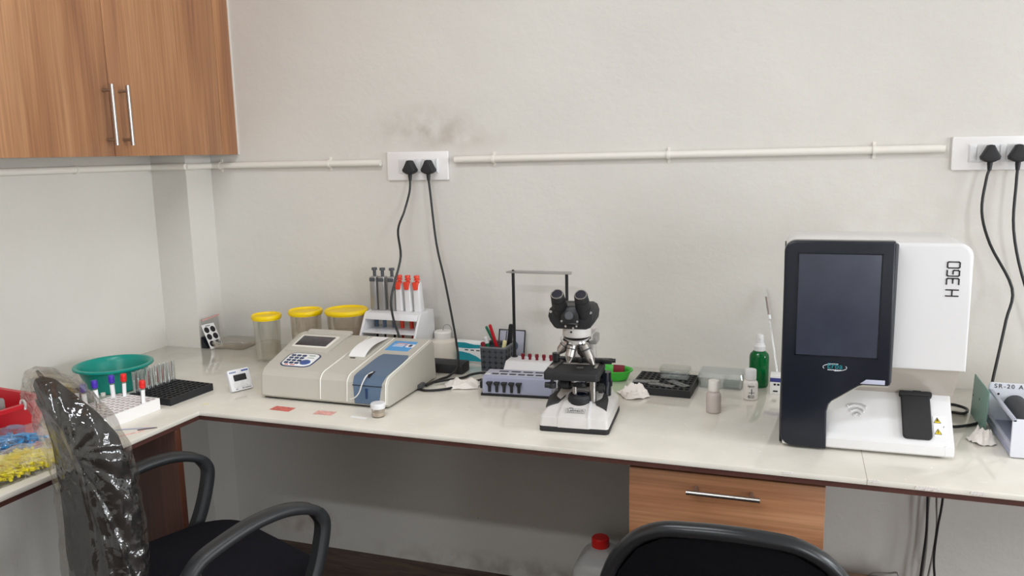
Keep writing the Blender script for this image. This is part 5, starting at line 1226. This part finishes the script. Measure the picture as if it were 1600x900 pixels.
# wrapped film: loose sleeve with folds gathered at one side
NZ = 110; rings = []
for i in range(NZ+1):
    f = i/NZ; z = .44+.560*f; tz = min(max((z-.50)/.52, 0), 1)
    w_ = .192*(1-max(0, (f-.72)/.29)**2.6)+.004; d_ = .041*(1-max(0, (f-.80)/.22)**2.4)+.004
    ring = []
    n = 150
    for k in range(n):
        t = 2*PI*k/n; c, s = math.cos(t), math.sin(t)
        x = w_*math.copysign(abs(c)**.7, c); y = d_*math.copysign(abs(s)**.8, s)
        if s < 0: y *= .82+.32*min(1, f*1.6)
        else: y *= 1.38
        # folds fan out from a gathered point on the near side, plus cross creases
        gx, gz = x-.05, z-.86; ang = math.atan2(gz, gx+y*2.0); far = math.hypot(gx, gz)
        fan = 1-abs(noise.noise(Vector((ang*3.4+y*9, far*1.2, 1.7))))*2.2
        cross = 1-abs(noise.noise(Vector((x*7+y*16+z*4, z*17-y*22, 4.1))))*2.2
        small = 1-abs(noise.noise(Vector((x*30+y*40, z*34, 9.0))))*2.2
        g = .0095*max(-.5, fan)*min(1, far*9)+.0055*max(-.5, cross)+.0024*max(-.5, small)
        k_ = 1+(g-.002)/max(.03, math.hypot(x, y))
        ring.append((x*k_, yb(z)+y*k_+.022*(x/.2)**2-.003, z+.003*cross))
    rings.append(ring)
fm = CB2().loft(rings); fo = fm.build('packing_film', M['film'], ch, sharp=180); fo['label'] = 'wrinkled clear packing film over the backrest'
# scrap of film at the foot of the near arm
m = CB_(); rr = random.Random(4)
for k in range(3):
    rg = []
    for i in range(9):
        f = i/8; rad = .020*math.sin(PI*min(.97, f+.12))+.004
        rg.append([(.248+.012*k-.012+(rad*(1+.5*noise.noise(Vector((math.cos(t)*2, math.sin(t)*2, i*.9+k*5)))))*math.cos(t), -.150+.004*k+(rad*(1+.5*noise.noise(Vector((math.cos(t)*2+4, math.sin(t)*2, i*.8+k*3)))))*math.sin(t), .515+f*.078) for t in [2*PI*q/18 for q in range(18)]])
    m.loft(rg)
m.build('film_scrap', M['film'], ch)
# lower frame (stands on the floor)
m = CB_().box((-.14, -.16, .375), (.14, .14, .400), bev=.006); m.box((-.262, -.19, .415), (.262, -.14, .440), bev=.004); m.box((-.262, .08, .415), (.262, .13, .440), bev=.004); m.build('seat_plate', M['blackm'], ch)
m = CB_().loft([[(x, y+dy, z) for x, y in ((-.03, -.008), (.03, -.008), (.03, .008), (-.03, .008))] for dy, z in ((-.14, .388), (-.20, .392), (-.240, .42), (-.252, .47), (-.254, .53), (-.252, .57))]); m.build('back_bracket', M['black'], ch)
MB().rod([((0, 0, .10), (0, 0, .25), .027, .027), ((0, 0, .25), (0, 0, .455), .016, .016)], n=24).build('gas_column', M['black'], ch)
for k in range(5):
    a = 2*PI*k/5+.5; dx, dy = math.cos(a), math.sin(a)
    lg = MB().loft([[(dx*r0-dy*w_, dy*r0+dx*w_, z0), (dx*r0+dy*w_, dy*r0-dx*w_, z0), (dx*r0+dy*w_*.8, dy*r0-dx*w_*.8, z1), (dx*r0-dy*w_*.8, dy*r0+dx*w_*.8, z1)] for r0, w_, z0, z1 in ((.0, .028, .085, .135), (.15, .022, .075, .110), (.29, .016, .068, .088))]).build('base_leg', M['black'], ch)
    MB().rod([((dx*.285-dy*.022, dy*.285+dx*.022, .027), (dx*.285+dy*.022, dy*.285-dx*.022, .027), .027, .027)], n=20).rod([((dx*.285, dy*.285, .03), (dx*.285, dy*.285, .072), .008, .008)], n=10).build('caster', M['blackm'], lg)

# ------------------------------------------------------------------ second chair, backrest towards the viewer
c2 = thing('office_chair', 'black chair with a glossy rimmed backrest, seen from behind in front of the drawer', 'chair', (-.082, -.965, 0), math.radians(1.5))
P0 = [(-.200, .50), (-.206, .60), (-.197, .69), (-.176, .768), (-.142, .822), (-.100, .850), (-.05, .858), (.0, .860), (.05, .857), (.095, .848), (.137, .820), (.172, .768), (.195, .69), (.206, .60), (.200, .50), (.17, .455), (-.17, .455)]
def bend(x, z): return -.255+.35*0-.10*((z-.45)/.41)**1.5*.45+.035*(x/.22)**2
def shell(name, grow, y0, y1, mat, parent):
    m = MB(); cz = .66
    f = [m.v((x*grow, bend(x*grow, cz+(z-cz)*grow)+y1, cz+(z-cz)*grow)) for x, z in P0]
    b_ = [m.v((x*grow, bend(x*grow, cz+(z-cz)*grow)+y0, cz+(z-cz)*grow)) for x, z in P0]
    cf = m.v((0, bend(0, cz)+y1, cz)); cb_ = m.v((0, bend(0, cz)+y0, cz)); n = len(P0)
    fs = []
    for i in range(n):
        j = (i+1) % n; m.f([f[i], f[j], cf]); m.f([b_[j], b_[i], cb_]); fs.append(m.f([f[j], f[i], b_[i], b_[j]]))
    es = [e for e in m.bm.edges if len(e.link_faces) == 2 and any(q in fs for q in e.link_faces) and not all(q in fs for q in e.link_faces)]
    bmesh.ops.bevel(m.bm, geom=es, offset=.005, segments=2, affect='EDGES', clamp_overlap=True)
    return m.build(name, mat, parent, sharp=40)
# rim tube, back panel and front cushion
m = MB(); n = len(P0); ring = []
Pc = [Vector((x, bend(x, z), z)) for x, z in P0]
Q = []
for i in range(n):
    p0, p1, p2, p3 = Pc[i-1], Pc[i], Pc[(i+1) % n], Pc[(i+2) % n]
    for k in range(4):
        t = k/4; Q.append(0.5*((2*p1)+(p2-p0)*t+(2*p0-5*p1+4*p2-p3)*t*t+(3*p1-p0-3*p2+p3)*t**3))
N = len(Q)
for i, q in enumerate(Q):
    d = (Q[(i+1) % N]-Q[i-1]).normalized(); o = Vector((d.z, 0, -d.x)); 
    if o.dot(q-Vector((0, q.y, .66))) < 0: o = -o
    ring.append([q+o*a+Vector((0, b, 0)) for a, b in ((.005, -.013), (.010, -.008), (.012, .0), (.010, .007), (.004, .011), (-.005, .011), (-.010, .005), (-.012, -.003), (-.008, -.010), (-.002, -.014))])
ring.append(ring[0]); m.loft(ring, cap=False)
bmesh.ops.remove_doubles(m.bm, verts=m.bm.verts, dist=1e-5)
m.build('backrest_rim', M['chairshell'], c2, sharp=50)
shell('backrest', .965, -.004, .008, M['mesh2'], c2)
MB().loft([seat_ring(.20, -.17, .19, .408, .07), seat_ring(.235, -.20, .22, .42, .09), seat_ring(.24, -.205, .225, .45, .10), seat_ring(.21, -.18, .20, .475, .09), seat_ring(.13, -.1, .12, .48, .06)]).build('seat', M['fabric'], c2)
m = MB().box((-.14, -.15, .385), (.14, .15, .41), bev=.006); m.loft([[(x, y+dy, z) for x, y in ((-.03, -.006), (.03, -.006), (.03, .006), (-.03, .006))] for dy, z in ((-.12, .395), (-.19, .398), (-.245, .43), (-.262, .52), (-.275, .60))]); m.build('seat_plate', M['blackm'], c2)
MB().rod([((0, 0, .10), (0, 0, .25), .027, .027), ((0, 0, .25), (0, 0, .388), .016, .016)], n=24).build('gas_column', M['black'], c2)
for k in range(5):
    a = 2*PI*k/5+.9; dx, dy = math.cos(a), math.sin(a)
    lg = MB().loft([[(dx*r0-dy*w_, dy*r0+dx*w_, z0), (dx*r0+dy*w_, dy*r0-dx*w_, z0), (dx*r0+dy*w_*.8, dy*r0-dx*w_*.8, z1), (dx*r0-dy*w_*.8, dy*r0+dx*w_*.8, z1)] for r0, w_, z0, z1 in ((.0, .028, .085, .135), (.15, .022, .075, .110), (.29, .016, .068, .088))]).build('base_leg', M['black'], c2)
    MB().rod([((dx*.285-dy*.022, dy*.285+dx*.022, .027), (dx*.285+dy*.022, dy*.285-dx*.022, .027), .027, .027)], n=20).rod([((dx*.285, dy*.285, .03), (dx*.285, dy*.285, .072), .008, .008)], n=10).build('caster', M['blackm'], lg)

# ------------------------------------------------------------------ under the worktop
jc = thing('jerrycan', 'milky plastic can with a red screw cap on the floor left of the drawer unit', 'can', (-.522, -.145, 0))
MB().loft([[(p[0]*k, p[1]*k, z) for p in rrect(-.075, .085, -.085, .085, .03, 5)] for k, z in ((.92, .0), (.99, .004), (1, .012), (1, .10), (.985, .105), (1, .11), (1, .150), (.93, .178), (.74, .200), (.45, .222), (.32, .228))]).build('body', M['jerry'], jc)
MB().lathe([(0, .222), (.024, .222), (.024, .228), (.0262, .229), (.0268, .232), (.0262, .254), (.023, .2575), (0, .258)], n=32).build('cap', M['redcap'], jc)
MB().tube([(.045, 0, .198), (.075, 0, .232), (.088, 0, .215), (.083, 0, .165)], .010, n=12).build('handle', M['jerry'], jc)
loose_cord('black_cable', 'left black cord hanging under the worktop on the right', [(.365, -.045, C-.025), (.363, -.05, .52), (.366, -.05, .42), (.367, -.05, .34), (.360, -.05, .22), (.357, -.05, .08), (.37, -.07, .0035), (.45, -.12, .0035)], .0032)
loose_cord('black_cable', 'right black cord hanging under the worktop, tied once to the wall', [(.405, -.045, C-.025), (.402, -.05, .47), (.394, -.05, .37), (.390, -.05, .28), (.397, -.05, .20), (.40, -.05, .09), (.42, -.07, .0035), (.52, -.10, .0035)], .0032)
loose_cord('grey_cable', 'grey cord hanging under the worktop beside the left black one', [(.378, -.035, C-.025), (.374, -.03, .50), (.371, -.03, .40), (.372, -.035, .30), (.365, -.035, .15), (.37, -.04, .0035), (.43, -.06, .0035)], .0028, 'greycable')
loose_cord('grey_cable', 'grey cord hanging under the worktop beside the right black one', [(.386, -.032, C-.025), (.389, -.03, .47), (.395, -.03, .37), (.390, -.03, .28), (.378, -.035, .17), (.385, -.04, .0035), (.47, -.05, .0035)], .0028, 'greycable')
sb = thing('low_stool', 'low pale wooden stool under the worktop at the right', 'stool', (.215, -.17, 0))
MB().prism(rrect(-.13, .11, -.125, .125, .035, 6), (.182, .204), 'z', bev=.004).build('seat_board', M['woodstool'], sb)
for x in (-.11, .09):
    for y in (-.10, .10): MB().box((x-.015, y-.015, 0), (x+.015, y+.015, .183), bev=.002).build('leg', M['woodstool'], sb)
wa = thing('power_adaptor', 'white adaptor block with cords on the low stool under the worktop', 'adaptor', (.302, -.12, .2045))
MB().box((-.022, -.03, 0), (.022, .03, .026), bev=.004).build('case', M['whiteg'], wa)
MB().tube([(-.004, 0, .024), (-.008, .005, .05), (-.030, .012, .042), (-.07, .015, .034), (-.085, .015, .012), (-.088, .015, .003)], .0026, n=8).build('grey_lead', M['greycable'], wa)
MB().tube([(.006, -.005, .024), (-.003, -.003, .038), (-.04, .0, .034), (-.08, .0, .030), (-.092, -.0, .003)], .0026, n=8).build('black_lead', M['cable'], wa)

# ------------------------------------------------------------------ light
wd = bpy.data.worlds.new('room_world'); S.world = wd; wd.use_nodes = True
wd.node_tree.nodes['Background'].inputs['Color'].default_value = (1, .98, .95, 1); wd.node_tree.nodes['Background'].inputs['Strength'].default_value = 0.3
def area(name, loc, target, size, power, color):
    l = bpy.data.lights.new(name, 'AREA'); l.shape = 'RECTANGLE'; l.size, l.size_y = size; l.energy = power; l.color = color
    o = bpy.data.objects.new(name, l); COL.objects.link(o); o.location = loc
    o.rotation_euler = (Vector(target)-Vector(loc)).to_track_quat('-Z', 'Y').to_euler(); return o
LC = (.895, .945, .995)
area('ceiling_tube', (-.7, -3.35, 2.74), (-.7, -3.0, 0), (1.25, .10), 27, LC)
area('ceiling_tube', (-.8, -1.6, 2.74), (-.8, -1.5, 0), (1.25, .20), 17.5, LC)
area('wall_tube', (4.55, -1.3, 2.1), (-2, -1.3, .6), (1.4, .6), 82, LC)
area('doorway_daylight', (4.55, -2.2, 1.05), (0, -.4, .8), (1.8, 2.0), 104, LC)
area('doorway_daylight', (2.8, -4.25, 1.05), (.2, -.4, .5), (1.2, 2.0), 84, LC)
S.view_settings.view_transform = 'Standard'; S.view_settings.look = 'None'; S.view_settings.gamma = 1; S.view_settings.use_curve_mapping = False
S.view_settings.exposure = 0.0
S.cycles.use_denoising = True
S.cycles.max_bounces = 12; S.cycles.transparent_max_bounces = 24; S.cycles.transmission_bounces = 8; S.cycles.glossy_bounces = 5; S.cycles.diffuse_bounces = 5
S.cycles.sample_clamp_indirect = 6
S.cycles.caustics_reflective = False; S.cycles.caustics_refractive = False
